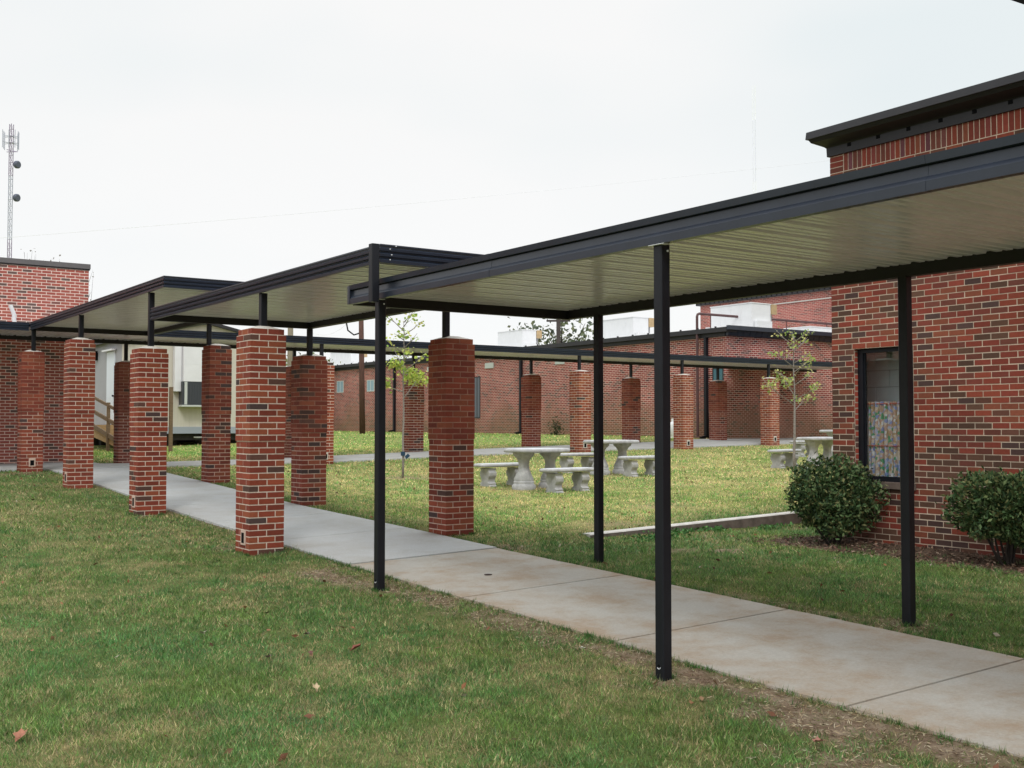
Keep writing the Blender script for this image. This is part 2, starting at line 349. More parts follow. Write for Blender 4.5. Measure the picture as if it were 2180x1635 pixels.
dirt=mixc(sx.outputs[2],dirt,mul)
l.new(mixc(sx.outputs[0],lawn,dirt),b.inputs['Base Color'])
bp=n.new('ShaderNodeBump'); bp.inputs['Distance'].default_value=.02; l.new(zf.outputs[0],bp.inputs['Height']); l.new(bp.outputs[0],b.inputs['Normal'])
me.materials.append(gm); go=bpy.data.objects.new('ground',me); COL.objects.link(go); tag(go,'lawn and worn soil sloping gently up to the far canopy','ground',kind='structure')

# ------------------------------------------------------------------ walks
def concmat(name,c,st,k):
    m=bpy.data.materials.new(name); m.use_nodes=True; n=m.node_tree.nodes; l=m.node_tree.links; b=n['Principled BSDF']; b.inputs['Roughness'].default_value=.9; b.inputs['Specular IOR Level'].default_value=.25
    t=n.new('ShaderNodeTexCoord')
    def nn(s,d,r=.6):
        z=n.new('ShaderNodeTexNoise'); z.inputs['Scale'].default_value=s; z.inputs['Detail'].default_value=d; z.inputs['Roughness'].default_value=r; l.new(t.outputs['Object'],z.inputs[0]); return z.outputs[0]
    def rg(s,a_,b_,c_,d_):
        q=n.new('ShaderNodeMapRange'); q.inputs[1].default_value=a_; q.inputs[2].default_value=b_; q.inputs[3].default_value=c_; q.inputs[4].default_value=d_; l.new(s,q.inputs[0]); return q.outputs[0]
    mx=n.new('ShaderNodeMix'); mx.data_type='RGBA'; mx.inputs[6].default_value=(*c,1); mx.inputs[7].default_value=(*st,1)
    # the stain gathers towards both edges of the walk
    s3=n.new('ShaderNodeSeparateXYZ'); l.new(t.outputs['Object'],s3.inputs[0])
    d1=n.new('ShaderNodeMath'); d1.operation='SUBTRACT'; l.new(s3.outputs[0],d1.inputs[0]); d1.inputs[1].default_value=5.965
    d2=n.new('ShaderNodeMath'); d2.operation='ABSOLUTE'; l.new(d1.outputs[0],d2.inputs[0])
    ed=rg(d2.outputs[0],.35,.9,0.,.5*k)
    a1=n.new('ShaderNodeMath'); a1.operation='ADD'; a1.use_clamp=True; l.new(rg(nn(1.9,9,.72),.42,.66,0.,k),a1.inputs[0])
    a2=n.new('ShaderNodeMath'); a2.operation='MULTIPLY'; l.new(ed,a2.inputs[0]); l.new(rg(nn(2.6,5),.3,.6,.1,1.),a2.inputs[1]); l.new(a2.outputs[0],a1.inputs[1])
    l.new(a1.outputs[0],mx.inputs[0])
    sc=n.new('ShaderNodeVectorMath'); sc.operation='SCALE'; l.new(mx.outputs[2],sc.inputs[0]); l.new(rg(nn(55,7,.85),.28,.72,.80,1.13),sc.inputs['Scale'])
    l.new(sc.outputs[0],b.inputs['Base Color'])
    bp=n.new('ShaderNodeBump'); bp.inputs['Distance'].default_value=.0015; l.new(nn(160,3),bp.inputs['Height']); l.new(bp.outputs[0],b.inputs['Normal'])
    return m
WALK1=concmat('aged_concrete',(.48,.465,.43),(.39,.305,.225),.9)
WALK2=concmat('newer_concrete',(.52,.535,.545),(.43,.42,.39),.6)
def slab(mb,x0,x1,y0,y1,h=.02,step=.5,alongx=False,jit=.012):
    """a slab following the slope, with a little raggedness along its edges"""
    if alongx:
        xs=np.linspace(x0,x1,max(2,int((x1-x0)/step)+1)); rows=[((x,y0),(x,y1)) for x in xs]
    else:
        ys=np.linspace(y0,y1,max(2,int((y1-y0)/step)+1)); rows=[((x0,y),(x1,y)) for y in ys]
    pr=None
    for k,(p,q) in enumerate(rows):
        j1=random.uniform(-jit,jit)*(0<k<len(rows)-1); j2=random.uniform(-jit,jit)*.6
        if alongx: p=(p[0],p[1]+j1); q=(q[0],q[1]+j2)
        else: p=(p[0]+j1,p[1]); q=(q[0]+j2,q[1])
        zp=g(*p)+h; zq=g(*q)+h
        cur=[(p[0],p[1],zp-.16),(p[0],p[1],zp),(q[0],q[1],zq),(q[0],q[1],zq-.16)]
        if pr:
            for a_,b_ in((0,1),(1,2),(2,3)): mb.quad([pr[a_],pr[b_],cur[b_],cur[a_]])
        else: mb.quad(cur)
        pr=cur
    mb.quad(pr[::-1])
mb=MB(); js=[0.0,2.03,4.05,6.03,8.01,10.14]
for a_,b_ in zip(js,js[1:]): slab(mb,5.07,6.86,a_+.011,b_-.011,step=.25,h=.013)
slab(mb,5.07,6.86,-6,-.006,step=1,h=.013)
o=mb.build('path',WALK1); tag(o,'stained older concrete walk with joints under the nearest canopy','walkway',kind='structure')
mb=MB(); js=[10.14,12.1,14.1,16.1,18.1,20.1,23.3]
for a_,b_ in zip(js,js[1:]): slab(mb,5.07,6.86,a_+.005,b_-.005,h=.022,step=.4,jit=.006)
slab(mb,-14,30.5,23.31,25.22,h=.03,step=.8,alongx=True,jit=.006)
slab(mb,-14,6.6,25.23,26.4,h=.028,step=.8,alongx=True,jit=.0)
slab(mb,24.6,30.5,25.23,26.1,h=.028,step=.8,alongx=True,jit=.0)
o=mb.build('new_path',WALK2); tag(o,'newer pale grey concrete walk running between the brick columns','walkway',kind='structure')
# clean-out cover on the walk
mb=MB(); mb.tube([(5.85,8.79,g(5.85,8.79)+.010),(5.85,8.79,g(5.85,8.79)+.018)],.038,16); mb.tube([(5.85,8.79,g(5.85,8.79)+.0185),(5.85,8.79,g(5.85,8.79)+.021)],.02,12)
o=mb.build('cleanout_cover',mat('rusty_iron',(.05,.03,.025),.8,.3)); tag(o,'small round rusty cover set in the older walk','cover')

# ------------------------------------------------------------------ retaining curb
mb=MB(); N_=16
prev=None
for k in range(N_+1):
    x=8.4+(12.6-8.4)*k/N_; top=Z(-1.315+(x-8.4)*.027)+.012; y=10.50+random.uniform(-.004,.004)
    cur=[(x,y-.075,top-.3),(x,y-.075,top-.012),(x,y-.063,top),(x,y+.075,top),(x,y+.08,top-.3)]
    if prev:
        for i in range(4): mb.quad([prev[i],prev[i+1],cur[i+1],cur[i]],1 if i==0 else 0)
    else: mb.quad(cur)
    prev=cur
mb.quad(prev[::-1])
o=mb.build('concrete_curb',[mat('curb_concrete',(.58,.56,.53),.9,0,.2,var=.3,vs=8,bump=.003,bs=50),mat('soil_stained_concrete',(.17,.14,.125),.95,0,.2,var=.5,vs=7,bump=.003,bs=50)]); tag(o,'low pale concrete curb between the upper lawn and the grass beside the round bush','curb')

# ------------------------------------------------------------------ brick columns (real bricks, real joints)
BR=[(.275,.058,.034),(.245,.050,.031),(.30,.066,.036),(.215,.047,.031),(.30,.080,.042)]
BD=[(.095,.050,.042),(.13,.060,.048),(.08,.050,.048)]
def bcol(rnd,pd,warm=0,dull=0):
    c=rnd.choice(BD) if rnd.random()<pd else rnd.choice(BR)
    k=rnd.uniform(.86,1.14); c=(c[0]*k,c[1]*k*(1+warm),c[2]*k*(1+warm*.6))
    if dull: gy=sum(c)/3; c=tuple(v*(1-dull)+gy*dull*.9 for v in c)
    return c
def jbox(mb,x0,x1,y0,y1,z0,z1,rnd,c,j=.0009):
    J=lambda:rnd.uniform(-j,j)
    mb.box(x0+J(),x1+J(),y0+J(),y1+J(),z0+J()*.5,z1+J()*.5,0,c)
COLUMNS=[]
def column(X,Y,zb,zt,label,seed,hole=None,pd=.1,mort=MORT,warm=0,dull=0,group='brick columns holding up the canopies'):  # mort, warm and dull also put each column's light and shade into its colours
    """X,Y near-left corner; zb, zt relative to the eye"""
    rnd=random.Random(seed); cx,cy=X+.203,Y+.203; z0=Z(zb); z1=Z(zt)
    t=thing('brick_column',label,'column',(cx,cy,z0),group)
    mb=MB(); W=.203; bw=.0945; bh=.0575; ch=.0677
    n=round((z1-z0)/ch); ch=(z1-z0)/n; bh=ch-.0102
    zz=z0-.14; half=n//2-1
    zh=z0+(half+1)*ch; mb.box(cx-W+.010,cx+W-.010,cy-W+.010,cy+W-.010,z0-.2,zh+.001,1); mb.box(cx-W+.0022,cx+W-.0022,cy-W+.0022,cy+W-.0022,zh+.0011,z1-ch,2); mb.box(cx-W+.0185,cx+W-.0185,cy-W+.0185,cy+W-.0185,z1-ch-.001,z1-.004,2)
    k=-2; half=n//2-1
    while k<n:
        za=z0+k*ch; w=W; ox=oy=0
        if k<=half: w=W-.0075; ox=0
        if k==n-1: w=W-.016
        m_=.0056
        A=(k+n)%2==0
        x0,x1,y0,y1=cx-w+ox,cx+w+ox,cy-w+oy,cy+w+oy
        zb_=za+m_; zt_=za+ch-m_
        C=lambda: bcol(rnd,pd,warm,dull)
        d=bw
        if A:
            for xa,xb in((x0,x0+d),(x1-d,x1)):
                jbox(mb,xa,xb,y0,cy-m_,zb_,zt_,rnd,C()); jbox(mb,xa,xb,cy+m_,y1,zb_,zt_,rnd,C())
            for ya,yb in((y0,y0+d),(y1-d,y1)): jbox(mb,x0+d+2*m_,x1-d-2*m_,ya,yb,zb_,zt_,rnd,C())
        else:
            for ya,yb in((y0,y0+d),(y1-d,y1)):
                jbox(mb,x0,cx-m_,ya,yb,zb_,zt_,rnd,C()); jbox(mb,cx+m_,x1,ya,yb,zb_,zt_,rnd,C())
            for xa,xb in((x0,x0+d),(x1-d,x1)): jbox(mb,xa,xb,y0+d+2*m_,y1-d-2*m_,zb_,zt_,rnd,C())
        k+=1
    o=mb.build('shaft',[BRK,mort,MORTK if mort is MORTD else mort],t,fixn=False)
    mb=MB(); w=W-.02; h=.035; i=len(mb.v)
    p0=[(cx-w,cy-w,z1-.006),(cx+w,cy-w,z1-.006),(cx+w,cy+w,z1-.006),(cx-w,cy+w,z1-.006)]
    p1=[(cx-.06,cy-.06,z1+h),(cx+.06,cy-.06,z1+h),(cx+.06,cy+.06,z1+h),(cx-.06,cy+.06,z1+h)]
    mb.hexa(p0+p1); mb.build('mortar_cap',CAP,t)
    if hole:
        mb=MB(); h0=z0+.13
        if hole=='x': 
            xx=cx-W; mb.box(xx-.006,xx+.03,cy-.075,cy-.005,h0+.0,h0+.11,0); mb.box(xx-.004,xx+.03,cy-.10,cy+.02,h0-.02,h0+.14,1)
        else:
            yy=cy-W; mb.box(cx-.035,cx+.035,yy-.006,yy+.03,h0,h0+.10,0); mb.box(cx-.06,cx+.06,yy-.004,yy+.03,h0-.02,h0+.14,1)
        mb.build('drain_outlet',[BLACK,CAP if hole=='yw' else MORTD],t)
    return t
A1='walk side nearest the camera'
column(4.480,11.301,-1.390,1.039,'tallest looking red brick column, nearest the camera, with crisp white joints',1,'x',.09,warm=.05)
column(4.480,15.305,-1.233,1.053,'red brick column, second along the near edge of the walk, black slot low on its side',2,'x',.10)
column(4.480,19.122,-1.049,1.417,'brick column third along the near edge of the walk, worn corner at its foot',3,'x',.05,dull=.05)
column(4.480,22.811,-.905,1.416,'leftmost brick column, at the corner where two canopies meet',4,'y',.06,mort=MORTD,dull=.08)
column(6.877,11.239,-1.310,1.035,'dark red column with thin joints to the right of the walk, nearest of the far-edge row',5,None,.03,mort=MORTD,dull=.05)
column(6.877,15.303,-1.198,1.035,'stained patchy red column on the far edge of the walk, just behind the nearest column',6,None,.15,mort=MORTD,dull=.1)
column(6.877,19.245,-1.042,1.422,'red and brown column on the far edge of the walk in front of the cooling unit',7,None,.09,mort=MORTD,dull=.1)
column(6.95,25.2,-.870,1.405,'shaded dark column beside the wooden ramp under the cross canopy',8,None,.05,mort=MORTD,dull=.25)
column(10.64,22.85,-.880,1.409,'brick column mostly hidden behind the stained patchy column, bright edge showing',9,'yw',.06,warm=.1)
column(11.0,25.2,-.807,1.426,'sliver of shaded column seen between the two near columns of the walk',10,None,.08,mort=MORTD,dull=.2)
column(14.35,25.2,-.741,1.40,'column behind the young leafy tree under the cross canopy',11,None,.05,dull=.1)
column(14.2,22.85,-.80,1.405,'column hidden behind the dark red thin-jointed column',12,'yw',.05,warm=.1)
column(18.05,22.85,-.715,1.412,'orange-lit column rising between the first two concrete tables',13,'yw',.04,warm=.25)
column(18.15,25.2,-.60,1.404,'shaded column to the left of the orange-lit one, above the first table',14,None,.05,mort=MORTD,dull=.1)
column(21.75,22.85,-.69,1.408,'orange-lit column beside the small white tank',15,'yw',.04,warm=.25)
column(21.85,25.2,-.525,1.40,'dull brick column standing just above the second concrete table',16,None,.06,mort=MORTD,dull=.12)
column(25.3,22.85,-.60,1.401,'rightmost orange-lit column, in front of the dark recessed wall',17,'yw',.04,warm=.22)
column(25.5,25.2,-.498,1.40,'dull brick column hiding the window at the corner of the courtyard building',18,None,.05,mort=MORTD,dull=.15)

# ------------------------------------------------------------------ canopies
def deck(mb,u0,u1,v0,v1,z,alongx):
    """trapezoid-rib decking: ribs run along v, profile along u; alongx: u is world X"""
    P=.3048; n=int(math.ceil((u1-u0)/P)); prof=[]
    for k in range(n):
        a=u0+k*P
        for du,dz in((0,0),(.045,0),(.056,.014),(.070,.014),(.081,0),(.125,0),(.136,.014),(.150,.014),(.161,0),(.200,0),(.222,.038),(.258,.038),(.280,0)):
            if a+du<u1: prof.append((a+du,z+dz))
    prof.append((u1,z))
    for (a,za),(b_,zb) in zip(prof,prof[1:]):
        for dz in(0,.0016):
            pts=[(a,v0,za+dz),(b_,v0,zb+dz),(b_,v1,zb+dz),(a,v1,za+dz)]
            if not alongx: pts=[(p[1],p[0],p[2]) for p in pts]
            mb.quad(pts)
RIB=[(0,0),(.024,0),(.027,.026),(.006,.044),(.003,.048),(.003,.054),(.024,.057),(.027,.078),(.006,.095),(.003,.098),(.003,.104),(.024,.107),(.027,.128),(.008,.142),(.004,.144),(.004,.149),(.020,.153),(.020,.166),(0,.166)]
def ribprof(B,T):
    h=T-B; return [(o,B+z*h/.166) for o,z in RIB]
GUT=[(0,0),(.050,0),(.052,.048),(.030,.074),(.026,.124),(.012,.126),(.050,.131),(.056,.172),(0,.172)]
def gutprof(B,T):
    h=T-B; return [(o,B+z*h/.172) for o,z in GUT]
POSTW=.0762
def post(mb,x,y,z0,z1,w=POSTW,m=0):
    h=w/2; c=.007; pr=[(-h+c,-h),(h-c,-h),(h,-h+c),(h,h-c),(h-c,h),(-h+c,h),(-h,h-c),(-h,-h+c)]
    mb.extrude([(a,b) for a,b in pr],lambda o,q,t:(x+o,y+q,t),z0,z1,m)

# canopy 1, nearest: steel posts
T1,B1,E1,S1=Z(1.288),Z(1.115),9.314,-1.6
F1,R1=4.627,7.226
t=thing('walkway_canopy','nearest and lowest flat canopy, on slim dark steel posts over the older walk','canopy',(5.9,4,Z(-1.5)),None)
mb=MB(); deck(mb,S1,E1-.02,F1+.055,R1-.02,B1+.085,False); mb.build('roof_deck',DECK,t,fixn=False)
mb=MB(); mb.box(F1+.05,R1-.01,S1,E1-.03,T1-.03,T1-.018); mb.build('roof_top',DARK2,t)
mb=MB(); mb.extrude(gutprof(B1,T1),lambda o,z,u:(F1+.056-o,u,z),S1,E1-.045); mb.box(F1+.002,F1+.055,E1-.043,E1,B1+.0,T1-.002); fa=mb.build('front_fascia',FASC,t)
for yy in(6.95,3.2): mb=MB(); mb.extrude([(o+.0015,z) for o,z in gutprof(B1-.001,T1+.001)],lambda o,z,u:(F1+.056-o,u,z),yy,yy+.10); mb.build('splice_plate',FASC,fa)
mb=MB(); mb.box(R1-.07,R1,S1,E1-.07,B1-.004,B1+.098); mb.box(R1-.012,R1+.004,S1,E1,B1+.098,T1-.004); mb.build('rear_beam',BEAM,t)
mb=MB(); mb.box(F1+.06,R1,E1-.066,E1-.003,B1-.006,B1+.10); mb.box(F1+.056,R1,E1-.012,E1,B1+.10,T1-.003); mb.build('end_beam',BEAM,t)
for (x,y,zb) in((4.693,5.113,-1.562),(4.693,8.784,-1.463),(7.181,5.152,-1.490),(7.181,8.773,-1.388),(4.693,1.44,-1.65),(7.181,1.45,-1.6)):
    mb=MB(); post(mb,x,y,Z(zb)-.06,B1-.001 if x<5 else B1-.005); p_=mb.build('post',DARK,t)
    if x<5 and y>2:
        mb=MB(); hy=y; hz=Z(zb)+.088
        mb.tube([(x-.0375,hy,hz),(x-.0388,hy,hz)],.014,14); mb.build('drain_hole',BLACK,p_)
        mb=MB(); mb.tube([(x-.0395,hy+math.cos(q)*.0135,hz+math.sin(q)*.0135) for q in [math.pi*(1.05+.1*k) for k in range(9)]],.0022,5); mb.build('hole_rim',WHITE,p_)
        mb=MB(); mb.box(x-.062,x+.0,y-.085,y+.055,B1-.0045,B1-.0012); mb.build('bearing_plate',WHITE,p_)
        mb=MB(); mb.tube([(x+.012,y-.0382,B1-.04),(x+.012,y-.046,B1-.04)],.007,8); mb.build('bolt',WHITE,p_)

def canopy(label,F,Rr,N,E,Tz,Bz,stubs,nearcap=True,farfull=True):
    T,B=Z(Tz),Z(Bz)
    t=thing('walkway_canopy',label,'canopy',((F+Rr)/2,(N+E)/2,B),'ribbed flat canopies carried on brick columns')
    mb=MB(); deck(mb,N+.03,E-.02,F+.03,Rr-.03,B+.085,False); mb.build('roof_deck',DECK,t,fixn=False)
    mb=MB(); mb.box(F+.012,Rr-.012,N+.012,E-.012,T-.026,T-.012); mb.build('roof_top',DARK2,t)
    # mitred ribbed fascia on the near end and the front, seen from the lawn
    pr=ribprof(B,T); mb=MB(); inset=.026
    loops=[[(F+inset-o,N+inset-o),(Rr-inset+o,N+inset-o)] for o,z in pr]
    n_=len(pr)
    def sweep(P):   # P(o,z)-> list of path points
        rows=[P(o,z) for o,z in pr]
        for k in range(n_-1):
            for j in range(len(rows[0])-1): mb.quad([rows[k][j],rows[k][j+1],rows[k+1][j+1],rows[k+1][j]])
        mb.quad([r[0] for r in rows]); mb.quad([r[-1] for r in rows][::-1])
    sweep(lambda o,z:[(F+inset-o,E,z),(F+inset-o,N+inset-o,z),(Rr-inset+o,N+inset-o,z),(Rr-inset+o,E,z)])
    mb.build('fascia',FASC,t)
    mb=MB(); mb.box(Rr-.09,Rr-.03,N+.04,E-.065,B+.004,B+.094); mb.build('rear_beam',BEAM,t)
    mb=MB(); mb.box(F+.028,Rr-.03,E-.062,E-.004,B-.006,B+.094); mb.build('end_beam',BEAM,t)
    for (x,y,z0,z1) in stubs:
        mb=MB(); post(mb,x,y,Z(z0),Z(z1),.074); mb.build('stub_post',DARK,t)
    return t
CAN2=canopy('middle canopy with ribbed edge, its near corner sticking up over the nearest canopy',4.632,7.051,8.687,15.324,1.600,1.434,
       [(4.70,11.50,1.05,1.436),(7.00,11.44,1.05,1.436),(7.01,15.345,1.04,1.43),(4.560,8.66,1.075,1.585)])
canopy('left canopy with ribbed edge, highest of the row along the walk',4.628,6.955,14.746,22.955,1.987,1.830,
       [(4.70,15.50,1.06,1.834),(4.70,19.32,1.43,1.834),(4.70,22.93,1.43,1.86),(6.93,19.44,1.43,1.834)])
mb=MB()
for dx,dz in((.10,.03),(.115,.075),(.10,.125),(.16,.155)):
    mb=MB(); mb.tube([(4.632+dx,8.688,Z(1.434)+dz),(4.632+dx,8.680,Z(1.434)+dz)],.006,6); mb.build('screw',WHITE,CAN2)
# cross canopy
T,B=Z(1.985),Z(1.826)
t=thing('walkway_canopy','long canopy crossing behind the lawn from the left building to the courtyard building','canopy',(12,24.2,B))
mb=MB(); deck(mb,-14,30.5,23.05,25.47,B+.070,True); deck(mb,-14,6.5,25.5,26.28,B+.070,True); deck(mb,26.75,30.5,25.5,25.99,B+.070,True); mb.build('roof_deck',DECK,t,fixn=False)  # rear strips reaching both building walls are added to keep those walls dark
mb=MB(); mb.box(-14,30.5,23.045,25.50,T-.026,T-.012); mb.build('roof_top',DARK2,t)
for a_,b_ in((-14,4.632),(6.97,30.5)):
    mb=MB(); mb.extrude(ribprof(B,T),lambda o,z,u:(u,23.046-o,z),a_,b_); mb.build('front_fascia',FASC,t)
mb=MB(); mb.box(-14,30.5,25.44,25.5,B-.01,B+.072); mb.extrude(ribprof(B+.02,T),lambda o,z,u:(u,25.502+o,z),-14,30.5); mb.build('rear_beam',BEAM,t)
for x,y,zt in((7.15,25.4,1.42),(10.84,23.05,1.42),(11.2,25.4,1.44),(14.55,25.4,1.41),(14.40,23.05,1.41),(18.25,23.05,1.42),(18.35,25.4,1.41),(21.95,23.05,1.42),(22.05,25.4,1.41),(25.5,23.05,1.41),(25.7,25.4,1.41)):
    mb=MB(); post(mb,x,y if y>24 else 23.09,Z(zt),B+.001 if y<24 else B-.009,.074); mb.build('stub_post',DARK,t)

# ------------------------------------------------------------------ building on the right (rotated 1.5 degrees)
CX0,CY0,RA=10.96,8.90,R(1.5)
ca,sa=math.cos(RA),math.sin(RA)
def rb(u,v,z):
    """u metres along the front from the corner towards the camera, v metres out in front of the wall"""
    return (CX0-sa*u-ca*v, CY0-ca*u+sa*v, z)
rbt=thing('brick_building','red brick building on the right with dark eaves and one curtained window','building',(CX0,CY0,Z(-1.33)))
zb0=Z(-1.60); zt0=Z(3.30); zs0=Z(3.08)
WU0,WU1,WZ0,WZ1=.335,1.16,Z(-.66),Z(.905)
mb=MB(); rnd=random.Random(50); ch=.0677
def rbox(mb,u0,u1,v0,v1,z0,z1,m=0,c=(1,1,1)):
    P=[rb(u0,v0,z0),rb(u1,v0,z0),rb(u1,v1,z0),rb(u0,v1,z0),rb(u0,v0,z1),rb(u1,v0,z1),rb(u1,v1,z1),rb(u0,v1,z1)]
    mb.hexa(P,m,c)
RBL=[(.26,.055,.036),(.23,.049,.033),(.28,.062,.037),(.20,.051,.036),(.165,.053,.038),(.235,.070,.040)]
RBD=[(.105,.055,.038),(.125,.063,.042),(.085,.048,.042),(.14,.058,.040)]
k=0; z=zb0
while z<zs0-.03:
    off=(.1016 if k%2 else 0); u=-off if k%2 else 0
    if k%2: u=-.1016
    while u<5.6:
        u0=max(u,0); u1=u+.2032
        low=Z(-.9)-z
        segs=[(u0,u1)]
        if z+ch>WZ0-.02 and z+.01<WZ1:
            if u1<=WU0 or u0>=WU1: pass
            elif u0<WU0 and u1>WU0: segs=[(u0,WU0)]
            elif u0<WU1 and u1>WU1: segs=[(WU1,u1)]
            else: segs=[]
        for a_,b_ in segs:
            if b_-a_<.03: continue
            # small natural clustering of dark bricks, more of them on the lower half
            pdk=.16+.55*max(0,min(1,(Z(.2)-z)/1.2))*(.5+float(vnoise(a_,z,.5,3)))+.35*(float(vnoise(a_,z,.35,5))>.72)
            c=rnd.choice(RBD) if rnd.random()<pdk else rnd.choice(RBL); kk=rnd.uniform(.85,1.13)*(.72+.56*float(fbm(a_,z,.9,81))); c=tuple(q*kk for q in c)
            J=lambda:rnd.uniform(-.0012,.0012)
            rbox(mb,a_+(.005 if a_>0 else 0)+J(),b_-.005+J(),-.05,.0045+J(),z+.0048+J(),z+ch-.0048+J(),0,c)
        u+=.2032
    z+=ch; k+=1
zc=z
# soldier course under the eaves; the first brick lengths by the corner lie flat
u=.21
while u<5.6:
    c=rnd.choice(RBL) if rnd.random()>.3 else rnd.choice([(.20,.07,.06),(.17,.06,.07),(.25,.06,.05)]); kk=rnd.uniform(.8,1.1); c=tuple(q*kk for q in c)
    rbox(mb,u+.005,u+.0677-.005,-.05,.0045,zc+.005,zt0+.03,0,c); u+=.0677
for k2 in range(4): 
    c=rnd.choice(RBL); rbox(mb,0,.2,-.05,.0045,zc+k2*ch+.005,zc+(k2+1)*ch-.005,0,c)
mb.build('brick_face',[BRK],rbt,fixn=False)
mb=MB()
def mwall(mb,u0,u1,z0,z1):
    mb.quad([rb(u0,.0028,z0),rb(u1,.0028,z0),rb(u1,.0028,z1),rb(u0,.0028,z1)])
mwall(mb,.003,WU0,zb0,zt0); mwall(mb,WU1,5.6,zb0,zt0); mwall(mb,WU0,WU1,zb0,WZ0-.0); mwall(mb,WU0,WU1,WZ1,zt0)
mb.build('mortar_bed',[MORTR],rbt,fixn=False)
mb=MB()
# side wall, rear and the reveal of the opening, one UV-mapped brick skin
def rwall(u0,v0,u1,v1,z0,z1,off=0):
    a_=rb(u0,v0,0);b_=rb(u1,v1,0); mb.wall(a_[:2],b_[:2],z0,z1,0,off)
rwall(0,-.0005,0,-14,zb0,zt0+.1); rwall(5.6,0,14,0,zb0,zt0+.1,.05); rwall(WU0,0,WU0,-.11,WZ0,WZ1); rwall(WU1,-.11,WU1,0,WZ0,WZ1)
mb.quad([rb(WU0,0,WZ1),rb(WU1,0,WZ1),rb(WU1,-.11,WZ1),rb(WU0,-.11,WZ1)],0,(1,1,1),[(0,0),(.8,0),(.8,.1),(0,.1)])
mb.build('side_wall',[MAT_RB],rbt,fixn=False)
mb=MB(); rbox(mb,WU0-.02,WU1+.02,-.11,.03,WZ0-.075,WZ0,0); mb.build('window_sill',mat('dark_sill',(.16,.12,.10),.85,0,.2,var=.3,vs=12),rbt)
# window
mb=MB(); fw=.075
rbox(mb,WU0+.002,WU0+fw,-.10,-.055,WZ0+.001,WZ1-.001); rbox(mb,WU1-fw,WU1-.002,-.10,-.055,WZ0+.001,WZ1-.001)
rbox(mb,WU0+fw,WU1-fw,-.10,-.056,WZ1-.05,WZ1-.001); rbox(mb,WU0+fw,WU1-fw,-.10,-.056,WZ0+.001,WZ0+.06); rbox(mb,WU0+fw,WU0+fw+.018,-.105,-.075,WZ0+.06,WZ1-.05)
wf=mb.build('window_frame',DARK,rbt)
gm_=bpy.data.materials.new('clear_glass'); gm_.use_nodes=True; n=gm_.node_tree.nodes; l=gm_.node_tree.links
tr=n.new('ShaderNodeBsdfTransparent'); gl=n.new('ShaderNodeBsdfGlossy'); gl.inputs['Roughness'].default_value=.02; mx=n.new('ShaderNodeMixShader'); mx.inputs[0].default_value=.07
tr.inputs[0].default_value=(.9,.93,.92,1)
l.new(tr.outputs[0],mx.inputs[1]); l.new(gl.outputs[0],mx.inputs[2]); l.new(mx.outputs[0],n['Material Output'].inputs[0])
mb=MB(); rbox(mb,WU0+fw+.018,WU1-fw,-.092,-.087,WZ0+.06,WZ1-.05); mb.build('window_pane',gm_,wf)
mb=MB()
for k in range(12):   # painted block wall seen through the glass
    for j in range(5):
        u=WU0-.5+j*.41+(k%2)*.2; rbox(mb,u+.004,u+.402,-.62,-.50,WZ0-.3+k*.203+.004,WZ0-.3+(k+1)*.203-.004,0)
rbox(mb,WU0-.6,WU1+1,-.64,-.51,WZ0-.4,WZ1+.4,1)
mb.build('interior_wall',[mat('painted_block',(.78,.80,.84),.8,var=.08,vs=4),mat('block_joint',(.45,.46,.48),.9)],rbt)
# patterned curtain in two tiers
cm=bpy.data.materials.new('patchwork_curtain'); cm.use_nodes=True; n=cm.node_tree.nodes; l=cm.node_tree.links
t_=n.new('ShaderNodeTexCoord'); vo=n.new('ShaderNodeTexVoronoi'); vo.inputs['Scale'].default_value=30; l.new(t_.outputs['Object'],vo.inputs[0])
r_=n.new('ShaderNodeValToRGB'); r_.color_ramp.interpolation='CONSTANT'; e=r_.color_ramp.elements
cols=[(.48,.30,.25),(.24,.28,.52),(.68,.64,.68),(.09,.30,.16),(.46,.30,.18),(.42,.42,.58),(.62,.48,.40),(.32,.20,.24)]
e[0].color=(*cols[0],1); e[1].position=1; e[1].color=(*cols[-1],1)
for k,c in enumerate(cols[1:-1],1): q=e.new(.12+k*.11); q.color=(*c,1)
sp=n.new('ShaderNodeSeparateColor'); l.new(vo.outputs['Color'],sp.inputs[0]); l.new(sp.outputs[0],r_.inputs[0]); l.new(r_.outputs[0],n['Principled BSDF'].inputs['Base Color']); n['Principled BSDF'].inputs['Roughness'].default_value=.9
for (za,zb_,nm) in((Z(-.24),Z(.275),'curtain'),(Z(-.66),Z(-.25),'curtain')):
    mb=MB(); prev=None; nn=60
    for k in range(nn+1):
        u=WU0+fw+.02+(WU1-WU0-2*fw-.02)*k/nn; v=-.125-.012*math.sin(k*1.1)-.006*math.sin(k*.43)
        top=zb_+.006*math.sin(k*1.9)
        cur=[rb(u,v,za),rb(u,v-.003,zb_-.03),rb(u,v,top)]
        if prev:
            for j in(0,1): mb.quad([prev[j],cur[j],cur[j+1],prev[j+1]])
        prev=cur
    mb.build(nm,cm,rbt,smooth=True)
for zz in(Z(-.245),Z(.25)): mb=MB(); mb.tube([rb(WU0+fw,-.12,zz),rb(WU1-fw,-.12,zz)],.006,6); mb.build('curtain_rod',mat('red_rod',(.45,.08,.06),.5),rbt)
